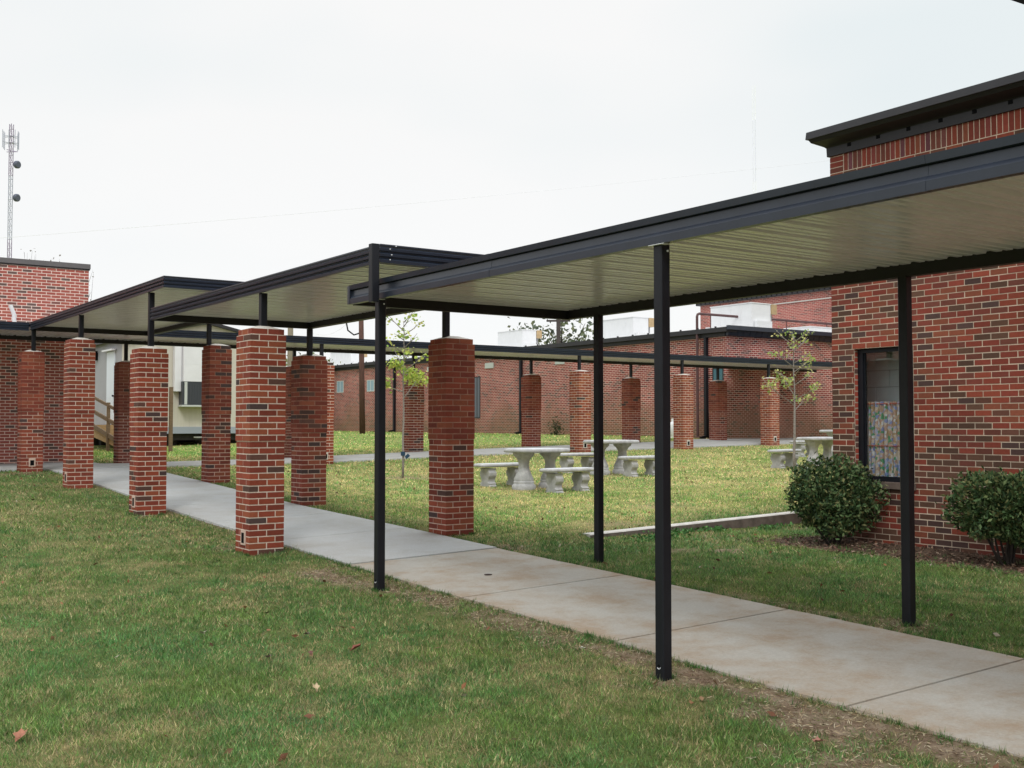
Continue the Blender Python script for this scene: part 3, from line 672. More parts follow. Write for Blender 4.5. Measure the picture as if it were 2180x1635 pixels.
# eaves: lower band with brackets, sloped soffit and top lip, returned round the corner
EV=.25
def eave(mb,prof,u_end=14,ret=6,m=0):
    rows=[]
    for o,z in prof: e_=o*.62; rows.append([rb(u_end,o,z),rb(-e_,o,z),rb(-e_,-ret,z)])
    for k in range(len(rows)-1):
        for j in range(2): mb.quad([rows[k][j],rows[k][j+1],rows[k+1][j+1],rows[k+1][j]],m)
mb=MB(); eave(mb,[(.0,Z(3.285)),(.035,Z(3.285)),(.04,Z(3.40)),(.0,Z(3.40))]); 
for k in range(20):
    u=.30+k*.42; rbox(mb,u,u+.05,.0385,.0445,Z(3.35),Z(3.40),1)
mb.build('eave_band',[DARK2,BLACK],rbt)
mb=MB(); eave(mb,[(.04,Z(3.39)),(.06,Z(3.405)),(.20,Z(3.455)),(.235,Z(3.50))]); mb.build('soffit',BEAM,rbt)
mb=MB(); eave(mb,[(.235,Z(3.495)),(EV+.01,Z(3.495)),(EV,Z(3.585)),(.20,Z(3.60)),(-.4,Z(3.61))]); mb.build('roof_edge',DARK2,rbt)
mb=MB(); P=[rb(-.2,.2,Z(3.59)),rb(14,.2,Z(3.59)),rb(14,-14,Z(3.59)),rb(-.2,-14,Z(3.59))]; mb.quad(P); mb.build('roof',DARK2,rbt)
# a higher eave corner that just enters the picture top right
mb=MB(); mb.hexa([(10.55,6.30,Z(4.335)),(12.5,6.0,Z(4.20)),(12.5,3,Z(4.20)),(10.3,3,Z(4.20)),(10.55,6.30,Z(4.42)),(12.5,6.0,Z(4.40)),(12.5,3,Z(4.40)),(10.3,3,Z(4.40))])
mb.box(11.2,12.4,3.2,5.6,Z(3.6),Z(4.2)); mb.build('upper_eave',BEAM,rbt)

# ------------------------------------------------------------------ building on the left
t=thing('brick_building','left brick building with pale joints and a thin grey roof edge','building',(-2,26.3,Z(-.9)))
mb=MB(); xl=6.55; mb.wall((-16,26.3),(xl,26.3),Z(-1.2),Z(3.60),0); mb.wall((xl,26.3),(xl,36),Z(-1.2),Z(3.60),0,.1); mb.wall((-16,36),(-16,26.3),Z(-1.2),Z(3.6),0); mb.build('wall',[MAT_LEFT],t,fixn=False)
mb=MB(); mb.box(-16.03,xl+.03,26.27,36,Z(3.555),Z(3.665)); mb.box(-16.02,xl+.02,26.28,36,Z(3.525),Z(3.555),1); mb.build('roof_edge',[mat('grey_coping',(.14,.13,.135),.6,var=.15,vs=4),BEAM],t)
mb=MB(); mb.tube([(4.97,26.18,Z(1.97)),(4.95,26.16,Z(2.42)),(4.87,26.16,Z(2.62))],.045,10); mb.build('vent_pipe',WHITE,t)

# ------------------------------------------------------------------ courtyard building
t=thing('brick_building','long low courtyard building with mossy brick and dark metal eaves','building',(26.7,40,Z(-.4)))
XW=26.7; YW=26.0
mb=MB(); mb.wall((XW,76),(XW,YW),Z(-.9),Z(3.05),0); mb.wall((XW,YW),(46,YW),Z(-.9),Z(3.0),0,.03); mb.wall((XW,76),(46,76),Z(-.9),Z(3),0)
mb.build('wall',[MAT_COURT],t,fixn=False)
mb=MB(); o_=.20
mb.box(XW-o_,XW+.3,YW-o_,76,Z(3.06),Z(3.215)); mb.box(XW-.06,XW+.02,YW-.0,76,Z(2.93),Z(3.06)); 
for k in range(60): y=YW+.3+k*.83; mb.box(XW-o_+.02,XW-o_+.07,y,y+.05,Z(3.215),Z(3.26))
mb.build('roof_edge',DARK2,t)
mb=MB(); 
mb.box(XW+.31,46,YW-.32,YW+.1,Z(3.12),Z(3.26)); mb.hexa([(XW-.03,YW-.10,Z(2.94)),(46,YW-.10,Z(2.94)),(46,YW+.05,Z(2.94)),(XW-.03,YW+.05,Z(2.94)),(XW-.03,YW-.18,Z(3.12)),(46,YW-.18,Z(3.12)),(46,YW+.05,Z(3.12)),(XW-.03,YW+.05,Z(3.12))])
for k in range(66): x=XW+.12+k*.29; mb.beam((x,YW-.185,Z(3.12)),(x,YW-.105,Z(2.94)),.025,.012)
mb.box(XW-.19,XW+.32,YW-.32,YW-.2,Z(3.121),Z(3.259)); mb.build('metal_parapet',FASC,t)
mb=MB(); mb.box(XW+.1,60,YW+.1,76,Z(3.1),Z(3.18)); mb.build('roof',mat('pale_roof',(.6,.6,.6),.8,var=.2,vs=1),t)
for y in(26.87,37.6,48.4):
    mb=MB(); mb.box(XW-.12,XW-.005,y-.055,y+.055,Z(g(XW,y)-EYE+.02),Z(2.93)); mb.beam((XW-.06,y,g(XW,y)+.07),(XW-.38,y-.05,g(XW,y)+.02),.09,.09); mb.build('downspout',DARK,t)
def win(y0,y1,z0,z1,gl,fr,name='window',bars=1):
    mb=MB(); d=.04
    mb.box(XW-.02,XW+.02,y0,y0+d,z0,z1); mb.box(XW-.02,XW+.02,y1-d,y1,z0,z1); mb.box(XW-.018,XW+.02,y0+d,y1-d,z1-d,z1); mb.box(XW-.018,XW+.02,y0+d,y1-d,z0,z0+d)
    if bars: mb.box(XW-.019,XW+.02,(y0+y1)/2-.015,(y0+y1)/2+.015,z0+d,z1-d)
    f=mb.build(name,fr,t)
    mb=MB(); mb.box(XW-.010,XW-.004,y0+d*.5,y1-d*.5,z0+d*.5,z1-d*.5); mb.build('window_pane',gl,f); return f
win(40.75,41.25,Z(.30),Z(2.12),GLASSD,DARK2)
win(54.1,54.9,Z(1.74),Z(2.38),GLASSB,FRAMEW); win(50.6,51.4,Z(1.72),Z(2.32),GLASSB,FRAMEW); win(55.9,56.6,Z(1.74),Z(2.38),GLASSD,DARK2)
win(26.12,26.62,Z(.33),Z(1.9),mat('teal_reflecting_glass',(.06,.16,.20),.1,0,.8),DARK2)
for y0,y1,z0,z1 in((39.7,40.35,2.45,2.68),(34.7,35.3,2.40,2.55),(30.3,30.9,2.42,2.56),(44.6,45.3,2.5,2.72)):
    mb=MB(); mb.box(XW-.03,XW-.002,y0,y1,Z(z0),Z(z1)); 
    for q in range(4): zz=Z(z0)+(z1-z0)*(q+.5)/4; mb.box(XW-.04,XW-.03,y0+.03,y1-.03,zz-.012,zz+.012)
    mb.build('wall_vent',FRAMEW,t)
# ------------------------------------------------------------------ taller building behind
t=thing('brick_building','taller red brick block behind the courtyard roof with a ticked dark eave','building',(36,33,Z(-.3)))
mb=MB(); mb.wall((36,36.65),(36,20),Z(-.5),Z(5.42),0); mb.wall((50,36.65),(36,36.65),Z(-.5),Z(5.42),0); mb.build('wall',[MAT_TALL],t,fixn=False)
mb=MB(); mb.box(35.86,50,20,36.8,Z(5.42),Z(5.70)); 
for k in range(60): y=20.2+k*.28; mb.box(35.845,35.86,y,y+.05,Z(5.45),Z(5.66),1)
mb.build('roof_edge',[DARK2,BLACK],t)
mb=MB(); mb.box(35.955,36.0,20,33.6,Z(5.09),Z(5.12)); mb.build('flashing_strip',FRAMEW,t)

# ------------------------------------------------------------------ roof units
def roofunit(x0,y0,lx,ly,h,label,tan=True):
    t=thing('rooftop_unit',label,'air handler',(x0,y0,Z(3.18)),'white air handling units on the courtyard roof')
    z0=Z(3.26); z1=Z(3.26)+h
    mb=MB(); mb.box(x0,x0+lx,y0,y0+ly,z0,z1); mb.box(x0-.02,x0+lx+.02,y0-.02,y0+ly+.02,z1,z1+.03)
    for k in range(1,4): yy=y0+ly*k/4; mb.box(x0-.012,x0,yy-.012,yy+.012,z0,z1)
    mb.build('cabinet',WHITE,t)
    mb=MB(); mb.box(x0-.03,x0+lx+.03,y0-.03,y0+ly+.03,Z(3.18),z0); mb.build('base_curb',SIDB,t)
    mb=MB(); mb.box(x0+lx*.12,x0+lx*.9,y0-.16,y0-.021,z0+.04,z0+h*.34); mb.build('access_panel',WHITE,t)
    if tan:
        mb=MB(); mb.box(x0+lx+.021,x0+lx+.30,y0-.02,y0+.30,z1-.33,z1+.02); mb.build('flue_box',TAN,t)
        mb=MB(); mb.box(x0+lx+.12,x0+lx+.17,y0+.1,y0+.15,Z(3.18),z1-.33); mb.build('flue_leg',SIDB,t)
roofunit(28.5,40.1,.75,1.95,.95,'white rooftop unit seen above the first concrete table, left of the dark tree')
roofunit(28.5,32.68,.78,1.85,.92,'white rooftop unit seen between the slim far post and the thick near post')
roofunit(28.5,26.55,.95,1.95,.92,'largest white rooftop unit, behind the horizontal gas pipe')
roofunit(28.5,56.9,.75,2.6,.95,'far left white rooftop unit beside the dark utility pole')
roofunit(28.5,51.5,.7,1.3,.55,'small white rooftop unit glimpsed through the young tree',False)
roofunit(31.9,26.9,2.2,1.2,.30,'low white rooftop unit next to the right building corner',False)
mb=MB(); mb.tube([(26.55,27.19,Z(-.4)),(26.55,27.19,Z(3.66)),(26.58,27.19,Z(3.73)),(26.65,27.19,Z(3.76)),(38,27.3,Z(3.78))],.045,10)
for x in(27.2,31.0,33.2): mb.tube([(x,27.2,Z(3.18)),(x,27.2,Z(3.75))],.018,6)
o=mb.build('gas_pipe',mat('rust_brown_pipe',(.10,.045,.045),.6,var=.3,vs=6)); tag(o,'rust brown pipe climbing the courtyard wall and crossing the roof','pipe')
mb=MB(); mb.tube([(29.0,29.1,Z(3.18)),(29.0,29.1,Z(3.5))],.09,10); mb.tube([(29.0,29.1,Z(3.5)),(29.0,29.1,Z(3.54))],.12,10); o=mb.build('roof_vent',WHITE); tag(o,'short white vent stack on the courtyard roof left of the largest unit','vent')

# ------------------------------------------------------------------ small white tank and wall shrub
t=thing('white_tank','small white upright tank between two brick columns by the courtyard wall','tank',(26.2,28.0,g(26.2,28.0)))
x,y=26.2,28.0; z0=g(x,y); x_,y_=x,y
mb=MB(); mb.tube([(x,y,z0+.05),(x,y,z0+.09),(x,y,z0+.46),(x,y,z0+.52),(x,y,z0+.55)],[.12,.155,.155,.12,.05],14); mb.build('vessel',WHITE,t,smooth=True)
mb=MB(); mb.tube([(x,y,z0-.02),(x,y,z0+.06)],.13,14); mb.build('foot_ring',WHITE,t); mb=MB(); mb.tube([(x,y,z0+.54),(x,y,z0+.66)],.07,12,cap=True); mb.build('collar',WHITE,t)

# ------------------------------------------------------------------ concrete tables and benches
def slabtop(mb,cx,cy,z,L_,W_,th,rot,m=0):
    """thick rounded slab with a scalloped chiselled edge"""
    n_=64; c_,s_=math.cos(rot),math.sin(rot); rings=[]
    prof=[(-.035,0),(-.008,.008),(0,.02),(.0,th*.55),(-.006,th*.8),(-.02,th*.97),(-.05,th)]
    for o_,dz in prof:
        ring=[]
        for k in range(n_):
            a=2*math.pi*k/n_; ct,st=math.cos(a),math.sin(a); p_=.34
            x=math.copysign(abs(ct)**p_,ct)*(L_/2+o_); y=math.copysign(abs(st)**p_,st)*(W_/2+o_)
            if .01<dz<th*.9: q=1-.010*(math.sin(k*3.7)+math.sin(k*1.3))*.5; x*=q; y*=q
            ring.append((cx+x*c_-y*s_,cy+x*s_+y*c_,z+dz))
        rings.append(ring)
    for a_,b_ in zip(rings,rings[1:]):
        for k in range(n_): mb.quad([a_[k],a_[(k+1)%n_],b_[(k+1)%n_],b_[k]],0)
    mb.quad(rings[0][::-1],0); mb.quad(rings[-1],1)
def lathe(mb,cx,cy,z,prof,n_=20,flute=0,sq=0,rot=0,sx=1,sy=1,m=0):
    rings=[]
    for r_,dz in prof:
        ring=[]
        for k in range(n_):
            a=2*math.pi*k/n_; rr=r_*(1+flute*(.5+.5*math.cos(a*8))) ; ct,st=math.cos(a),math.sin(a)
            if sq: ct=math.copysign(abs(ct)**sq,ct); st=math.copysign(abs(st)**sq,st)
            x,y=rr*ct*sx,rr*st*sy; ring.append((cx+x*math.cos(rot)-y*math.sin(rot),cy+x*math.sin(rot)+y*math.cos(rot),z+dz))
        rings.append(ring)
    for a_,b_ in zip(rings,rings[1:]):
        for k in range(n_): mb.quad([a_[k],a_[(k+1)%n_],b_[(k+1)%n_],b_[k]],m)
    mb.quad(rings[0][::-1],m); mb.quad(rings[-1],m)
def weld(o):
    import bmesh
    bm=bmesh.new(); bm.from_mesh(o.data); bmesh.ops.remove_doubles(bm,verts=bm.verts,dist=.0005); bmesh.ops.recalc_face_normals(bm,faces=bm.faces); bm.to_mesh(o.data); bm.free()
    o.data.polygons.foreach_set('use_smooth',[True]*len(o.data.polygons))
    md=o.modifiers.new('edges','EDGE_SPLIT'); md.split_angle=R(50)
def ctable(x,y,rot,label):
    z0=g(x,y)-.01; t=thing('concrete_table',label,'table',(x,y,z0),'pale cast concrete tables on the lawn')
    mb=MB(); slabtop(mb,x,y,z0+.655,1.14,.72,.072,rot); o=mb.build('tabletop',[CONC,CONCT],t); weld(o)
    for s in(-1,1):
        px,py=x+s*.32*math.cos(rot),y+s*.32*math.sin(rot); zb=min(g(px,py),z0+.01)
        mb=MB(); H=z0+.655-zb
        lathe(mb,px,py,zb-.03,[(.185,0),(.195,.03),(.195,.10),(.17,.125),(.165,.135),(.172,.155),(.165,.175),(.14,.185)],24,0,.75,rot)
        lathe(mb,px,py,zb,[(.145,.150),(.150,.185),(.115,.27),(.085,.36),(.078,.43),(.085,.50),(.115,.56),(.16,.60),(.165,H)],32,.10,.8,rot)
        o=mb.build('pedestal',CONC,t); weld(o)
    return t
def cbench(x,y,rot,label):
    z0=g(x,y)-.01; t=thing('concrete_bench',label,'bench',(x,y,z0),'pale cast concrete benches beside the tables')
    mb=MB(); slabtop(mb,x,y,z0+.355,1.10,.36,.065,rot); o=mb.build('seat',[CONC,CONCT],t); weld(o)
    for s in(-1,1):
        px,py=x+s*.30*math.cos(rot),y+s*.30*math.sin(rot); zb=g(px,py)
        mb=MB(); H=z0+.355-zb
        # leg as a fat scroll: profile in the across direction, extruded along the bench
        pr=[(-.16,0),(.16,0),(.165,.035),(.13,.045),(.15,.075),(.10,.10),(.105,.15),(.15,.21),(.155,.27),(.12,.31),(.15,H),(-.15,H),(-.12,.31),(-.155,.27),(-.15,.21),(-.105,.15),(-.10,.10),(-.15,.075),(-.13,.045),(-.165,.035)]
        c_,s_=math.cos(rot),math.sin(rot)
        mb.extrude(pr,lambda o,z,u:(px+u*c_-o*s_,py+u*s_+o*c_,zb-.02+z),-.085,.085)
        o=mb.build('leg',CONC,t); bv=o.modifiers.new('soft','BEVEL'); bv.width=.018; bv.segments=2
    return t
ctable(11.85,16.22,R(6),'nearest concrete table, whole top visible between the dark red column and the slim post')
cbench(11.95,15.45,R(3),'front bench of the nearest concrete table')
cbench(11.62,17.02,R(2),'rear bench of the nearest concrete table, far left of the group')
ctable(15.20,18.15,R(3),'second concrete table, partly behind the slim far post')
cbench(15.42,17.45,R(2),'front bench of the second concrete table, its right end behind the thick post')
cbench(14.92,18.95,R(3),'rear bench of the second concrete table, cut by the slim post')
ctable(19.95,16.55,R(12),'third concrete table, beside the corner of the right brick building')
cbench(19.75,17.42,R(12),'bench crossed by the thin trunk of the sapling')
ctable(23.7,19.0,R(8),'farthest concrete table, only its top edge showing above the third table')
cbench(23.2,19.75,R(8),'farthest concrete bench, glimpsed under the third tabletop')

# ------------------------------------------------------------------ leaves helpers
def leafset(name,P,D,size,cols,m,parent,aspect=.5,fold=.25,seed=1):
    """many small folded leaves: P centres, D outward directions"""
    rs=np.random.RandomState(seed); n_=len(P); P=np.asarray(P,float); D=np.asarray(D,float)
    a=D+rs.normal(0,.55,(n_,3)); a/=np.linalg.norm(a,axis=1)[:,None]
    b_=rs.normal(0,1,(n_,3)); b_-=a*(b_*a).sum(1)[:,None]; b_/=np.linalg.norm(b_,axis=1)[:,None]
    c_=np.cross(a,b_); s=size*rs.uniform(.65,1.3,n_)[:,None]; w_=s*aspect/2
    tip=P+a*s*.5; base=P-a*s*.5; l1=P+b_*w_+c_*w_*fold; l2=P-b_*w_+c_*w_*fold; 
    V=np.stack([base,l1,tip,l2],1).reshape(-1,3); F=np.arange(n_*4).reshape(n_,4)
    F=np.concatenate([F[:,[0,1,2]],F[:,[0,2,3]]],0)
    me=bpy.data.meshes.new(name); me.vertices.add(len(V)); me.vertices.foreach_set('co',V.ravel()); me.loops.add(F.size); me.loops.foreach_set('vertex_index',F.ravel().astype(np.int32))
    me.polygons.add(len(F)); me.polygons.foreach_set('loop_start',np.arange(0,F.size,3,dtype=np.int32)); me.polygons.foreach_set('loop_total',np.full(len(F),3,dtype=np.int32)); me.update(calc_edges=True)
    ci=rs.randint(0,len(cols),n_); C=np.array(cols)[ci]*rs.uniform(.75,1.25,n_)[:,None]; C=np.concatenate([C,np.ones((n_,1))],1)
    at=me.color_attributes.new('col','FLOAT_COLOR','POINT'); at.data.foreach_set('color',np.repeat(C,4,0).ravel())
    me.materials.append(m); o=bpy.data.objects.new(name,me); COL.objects.link(o)
    if parent is not None: o.parent=parent; o.location=tuple(-q for q in wloc(parent))
    return o
# ------------------------------------------------------------------ clipped bushes
def bush(x,y,rx,ry,h,low,label,seed,cols,n_=9500):
    rs=np.random.RandomState(seed); z0=g(x,y); t=thing('clipped_bush',label,'bush',(x,y,z0),'dark evergreen bushes against the right building')
    cz=z0+low+(h-low)/2; rz=(h-low)/2
    d=rs.normal(0,1,(n_,3)); d/=np.linalg.norm(d,axis=1)[:,None]
    lump=1+.20*(vnoise(d[:,0]*2.2+9,d[:,1]*2.2+d[:,2]*1.7,.6,seed)-.5)*2+.12*(vnoise(d[:,0]*5+3+d[:,1]*3,d[:,2]*5,.6,seed+1)-.5)*2; lump=np.where(rs.rand(n_)<.03,lump*1.12,lump)
    rr=np.where(rs.rand(n_)<.6,rs.uniform(.86,1.03,n_),rs.uniform(.25,.9,n_))*lump
    sq=1/np.maximum(np.abs(d).max(1),.62)**.38   # slightly boxy from shearing
    P=np.stack([x+d[:,0]*rx*rr*sq,y+d[:,1]*ry*rr*sq,cz+d[:,2]*rz*rr*sq],1)
    keep=(P[:,2]>z0+low*.5); P=P[keep]; d=d[keep]
    D=d*.35+rs.normal(0,.8,d.shape)+np.array([0,0,.45])
    mb=MB(); rnd=random.Random(seed)
    for k in range(13):
        a=rnd.uniform(0,6.28); r0=rnd.uniform(.01,.08); r1=rnd.uniform(.15,.85)
        p0=(x+r0*math.cos(a),y+r0*math.sin(a),z0-.03); p2=(x+rx*r1*math.cos(a),y+ry*r1*math.sin(a),z0+low+rnd.uniform(.15,.7)*(h-low))
        p1=tuple((u*.45+v*.55) for u,v in zip(p0,p2)); p1=(p1[0]+rnd.uniform(-.05,.05),p1[1]+rnd.uniform(-.05,.05),p1[2]-.05)
        mb.tube([p0,p1,p2],[.016,.011,.004],6)
    SP=[];SD=[]
    for k in range(34):      # stray shoots poking out of the clipped outline
        v=Vector((rnd.gauss(0,1),rnd.gauss(0,1),rnd.gauss(.35,.8))).normalized(); c0=Vector((x+v.x*rx*.8,y+v.y*ry*.8,cz+v.z*rz*.8)); c1=c0+Vector((v.x*rx,v.y*ry,v.z*rz+.03))*rnd.uniform(.22,.48)
        if c1.z<z0+.1: continue
        mb.tube([c0,c1],[.004,.002],4)
        for q in range(rnd.randint(5,9)): f=rnd.uniform(.25,1.05); SP.append(tuple(c0.lerp(c1,f))); SD.append(tuple(v+Vector((rnd.gauss(0,.5),rnd.gauss(0,.5),.3))))
    mb.build('stems',BARKD,t); leafset('foliage',np.concatenate([P,np.array(SP)]),np.concatenate([D,np.array(SD)]),.056,cols,LEAF,t,.46,.3,seed)
    return t
GR=[(.048,.092,.034),(.033,.066,.027),(.070,.125,.045),(.024,.046,.020),(.100,.155,.062),(.14,.19,.08),(.17,.17,.07)]
b1_=bush(10.43,8.48,.44,.44,.95,.13,'round dark green bush at the corner of the right building below the window',11,GR)
bush(10.45,6.34,.43,.46,.88,.24,'dark green bush at the right edge with bare stems showing underneath',12,GR+[(.10,.13,.05)])
# stray shoots
# ------------------------------------------------------------------ young trees
def youngtree(x,y,h,spread,zlo,label,seed,n_,cols,trunk,split=None,size=.075,lean=0):
    rnd=random.Random(seed); z0=g(x,y); t=thing('young_tree',label,'tree',(x,y,z0),'thin young trees on the courtyard lawn')
    mb=MB(); top=(x+lean,y+.05,z0+h*.97)
    pts=[(x+lean*k/8+rnd.uniform(-.012,.012),y+rnd.uniform(-.012,.012),z0-.05+(h*.97)*k/8) for k in range(9)]
    mb.tube(pts,[trunk*(1-.1*k) for k in range(9)],8); ends=[]
    nb=17
    for k in range(nb):
        f=zlo/h+(1-zlo/h)*(k/nb)**.9; zz=z0+h*.97*f; bx,by=x+lean*f,y
        a=k*2.4+rnd.uniform(-.4,.4); ln=spread*(1.05-.6*f)*rnd.uniform(.6,1.15)
        e=(bx+ln*math.cos(a),by+ln*math.sin(a),zz+ln*rnd.uniform(.35,1.0)); m_=tuple((u+v)/2 for u,v in zip((bx,by,zz),e)); m_=(m_[0],m_[1],m_[2]-.05*ln)
        mb.tube([(bx,by,zz),m_,e],[.012,.008,.003],5); ends.append(((bx,by,zz),m_,e))
        for j in range(2):
            a2=a+rnd.uniform(-1,1); l2=ln*.45; e2=(m_[0]+l2*math.cos(a2),m_[1]+l2*math.sin(a2),m_[2]+l2*.6); mb.tube([m_,e2],[.006,.002],4); ends.append((m_,tuple((u+v)/2 for u,v in zip(m_,e2)),e2))
    mb.build('trunk',BARK,t,smooth=True)
    P=[];D=[]
    while len(P)<n_:
        a_,m_,e_=rnd.choice(ends); f=rnd.random()**.6
        q=[(1-f)*u+f*v for u,v in zip(m_,e_)]
        fz=(q[2]-z0)/h
        if split and rnd.random()>split(fz): continue
        P.append([v+rnd.gauss(0,.055) for v in q]); D.append([rnd.gauss(0,1),rnd.gauss(0,1),-.4])
    leafset('crown',P,D,size,cols,THIN,t,.85,.25,seed); return t,z0
YG=[(.48,.60,.11),(.38,.50,.09),(.58,.64,.14),(.26,.40,.08),(.60,.58,.16)]
yt,_z=youngtree(10.8,19.25,3.25,.75,1.62,'young tree with yellow-green leaves between the thin post and the dark red column',21,640,YG,.026,lambda f:1.0 if f<.70 else .12,.07)
mb=MB(); mb.tube([(10.79,19.24,_z+.44),(10.79,19.24,_z+.52)],.045,8); mb.beam((10.83,19.2,_z+.40),(10.88,19.16,_z+.46),.05,.06); mb.build('tree_tie',mat('blue_tie',(.01,.05,.10),.6),yt)
youngtree(19.1,16.56,3.1,.85,1.35,'sparse sapling with a pale trunk standing before the dark recessed wall',22,420,[(.34,.46,.13),(.40,.48,.13),(.55,.54,.18),(.62,.56,.24),(.26,.40,.11)],.034,lambda f:1. if f<.68 else .4,.065)
# wall shrub by the courtyard building
x,y=25.9,34.2; z0=g(x,y); t=thing('small_shrub','little dark shrub growing against the courtyard wall','shrub',(x,y,z0)); rs=np.random.RandomState(5)
P=np.stack([x+rs.normal(0,.13,300),y+rs.normal(0,.16,300),z0+np.abs(rs.normal(.25,.2,300))],1); leafset('foliage',P,rs.normal(0,1,(300,3)),.09,[(.06,.06,.03),(.03,.05,.02),(.09,.08,.04)],LEAF,t,.5)
mb=MB(); 
for k in range(5): mb.tube([(x,y,z0),(x+random.uniform(-.15,.15),y+random.uniform(-.2,.2),z0+.5)],[.012,.004],5)
mb.build('stems',BARKD,t)

# ------------------------------------------------------------------ background trees
def bigtree(x,y,zc,rx,rz,n_,size,cols,label,seed,trunk=.18,m=LEAF,hole=.45,base=None,thin=False,grp='trees behind the buildings'):
    rs=np.random.RandomState(seed); rnd=random.Random(seed); z0=g(x,y); t=thing('tree',label,'tree',(x,y,z0),grp)
    mb=MB(); top=Z(zc)+rz*.5; mb.tube([(x,y,z0-.1),(x+.1,y,z0+(top-z0)*.5),(x-.05,y,top)],[trunk,trunk*.7,trunk*.25],8)
    cl=[]
    for k in range(26):
        a=rnd.uniform(0,6.28); e=(x+rx*rnd.uniform(.3,1)*math.cos(a),y+rx*rnd.uniform(.3,1)*math.sin(a),Z(zc)+rz*rnd.uniform(-.9,1)); s_=(x,y,z0+(top-z0)*rnd.uniform(.4,.85)); m_=tuple((u+v)/2+rnd.uniform(-.15,.15) for u,v in zip(s_,e))
        mb.tube([s_,m_,e],[trunk*.35,trunk*.22,trunk*.06],5); cl.append(e); cl.append(m_)
    mb.build('trunk',BARKD,t,smooth=True)
    if n_:
        cl=np.array(cl); P=cl[rs.randint(0,len(cl),n_)]+rs.normal(0,1,(n_,3))*np.array([rx,rx,rz])*.17
        leafset('crown',P,rs.normal(0,1,(n_,3)),size,cols,m,t,.7,.3,seed)
    return t
DG=[(.10,.12,.06),(.06,.08,.04),(.14,.15,.08),(.08,.10,.07)]
bigtree(43.4,57,4.7,3.0,1.7,1700,.30,DG,'dark open-crowned tree rising behind the courtyard roof between two white units',31,.25)
bigtree(24.5,58,1.6,3.0,2.2,5000,.22,[(.16,.20,.06),(.10,.14,.05),(.20,.22,.08)],'olive green tree behind the weathered utility pole',32,.2)
for k,(x,y,h_) in enumerate(((15.0,74.8,9.6),(16.4,74.0,9.1),(17.9,72.9,8.6))):
    bigtree(x,y,h_,.8,1.5,60,.14,[(.22,.20,.18),(.18,.15,.12)],['bare wispy treetop just right of the lattice tower','second bare wispy treetop above the left roof edge','third bare wispy treetop near the end of the left roof'][k],40+k,.07)

# ------------------------------------------------------------------ poles, cables, towers
t=thing('utility_pole','dark brown utility pole standing on the grass before the far courtyard wall','pole',(23.1,44.9,g(23.1,44.9)))
mb=MB(); mb.tube([(23.1,44.9,g(23.1,44.9)-.2),(23.0,44.9,Z(5.2))],[.135,.11],14); mb.build('shaft',POLE,t,smooth=True)
mb=MB(); mb.tube([(23.0,44.9,Z(4.15)),(22.75,45.1,Z(4.05)),(22.5,45.2,Z(4.25)),(22.42,45.2,Z(4.6)),(22.5,45.2,Z(4.9))],.035,8); mb.build('conduit_arm',DARK,t)
t=thing('utility_pole','greenish weathered utility pole behind the cross canopy','pole',(20.35,46.6,g(20.35,46.6)))
mb=MB(); mb.tube([(20.35,46.6,g(20.35,46.6)-.2),(20.35,46.6,Z(5.4))],[.15,.12],14); mb.build('shaft',POLE2,t,smooth=True)
mb=MB(); mb.tube([(20.2,46.6,Z(5.0)),(20.5,46.6,Z(5.0))],.03,6); mb.build('insulator',DARK,t)
t=thing('utility_pole','slim dark pole beside the open-crowned tree behind the courtyard roof','pole',(36.2,47.6,g(36.2,47.6)))
mb=MB(); mb.tube([(36.2,47.6,g(36.2,47.6)-.2),(36.2,47.6,Z(5.9))],[.13,.11],12); mb.build('shaft',BARKD,t,smooth=True)
mb=MB(); mb.beam((35.7,48,Z(5.6)),(36.7,47.2,Z(5.6)),.08,.1); mb.build('crossarm',BARKD,t)
def cable(a,b,sag,r_,label,n_=30,m=WIRE):
    a=Vector(a);b=Vector(b); pts=[]
    for k in range(n_+1):
        f=k/n_; p=a.lerp(b,f); p.z-=sag*4*f*(1-f); pts.append(p)
    mb=MB(); mb.tube(pts,r_,5,cap=False); o=mb.build('overhead_cable',m); tag(o,label,'cable')
PALEW=mat('pale_cable',(.78,.79,.80),.7)
cable((3.5,69,Z(9.2)),(52,36.5,Z(14.8)),.35,.008,'thin pale cable slanting across the whole sky',m=PALEW)
cable((20.35,46.6,Z(5.0)),(22.5,45.2,Z(4.6)),.75,.007,'short slack cable looping between the two utility poles',m=PALEW)
def lattice(cx,cy,zlo,zhi,wd,label,seg,r_,bands,name='lattice_tower'):
    t=thing(name,label,'tower',(cx,cy,0)); legs=[(cx+wd*.58*math.cos(a),cy+wd*.58*math.sin(a)) for a in(.3,2.39,4.49)]
    n_=int((zhi-zlo)/seg); nb=len(bands)
    for bi,(f0,f1,m) in enumerate(bands):
        mb=MB(); za,zb_=zlo+(zhi-zlo)*f0,zlo+(zhi-zlo)*f1
        for lx,ly in legs: mb.tube([(lx,ly,za),(lx,ly,zb_)],r_,6)
        z=za;k=0
        while z<zb_-seg*.5:
            for i in range(3):
                p,q=legs[i],legs[(i+1)%3]; z2=min(z+seg,zb_)
                mb.tube([(p[0],p[1],z),(q[0],q[1],z2)],r_*.4,4,cap=False); mb.tube([(p[0],p[1],z),(q[0],q[1],z)],r_*.4,4,cap=False)
            z+=seg;k+=1
        mb.build('mast_section',m,t)
    return t
TX,TY=29.75,160.9
lt=lattice(TX,TY,1.0,Z(40.6),.50,'tall red and grey lattice tower with antennas above the left building',.9,.05,[(0,.62,TOWERR),(.62,.83,TOWERW),(.83,1,TOWERR)])
mb=MB()
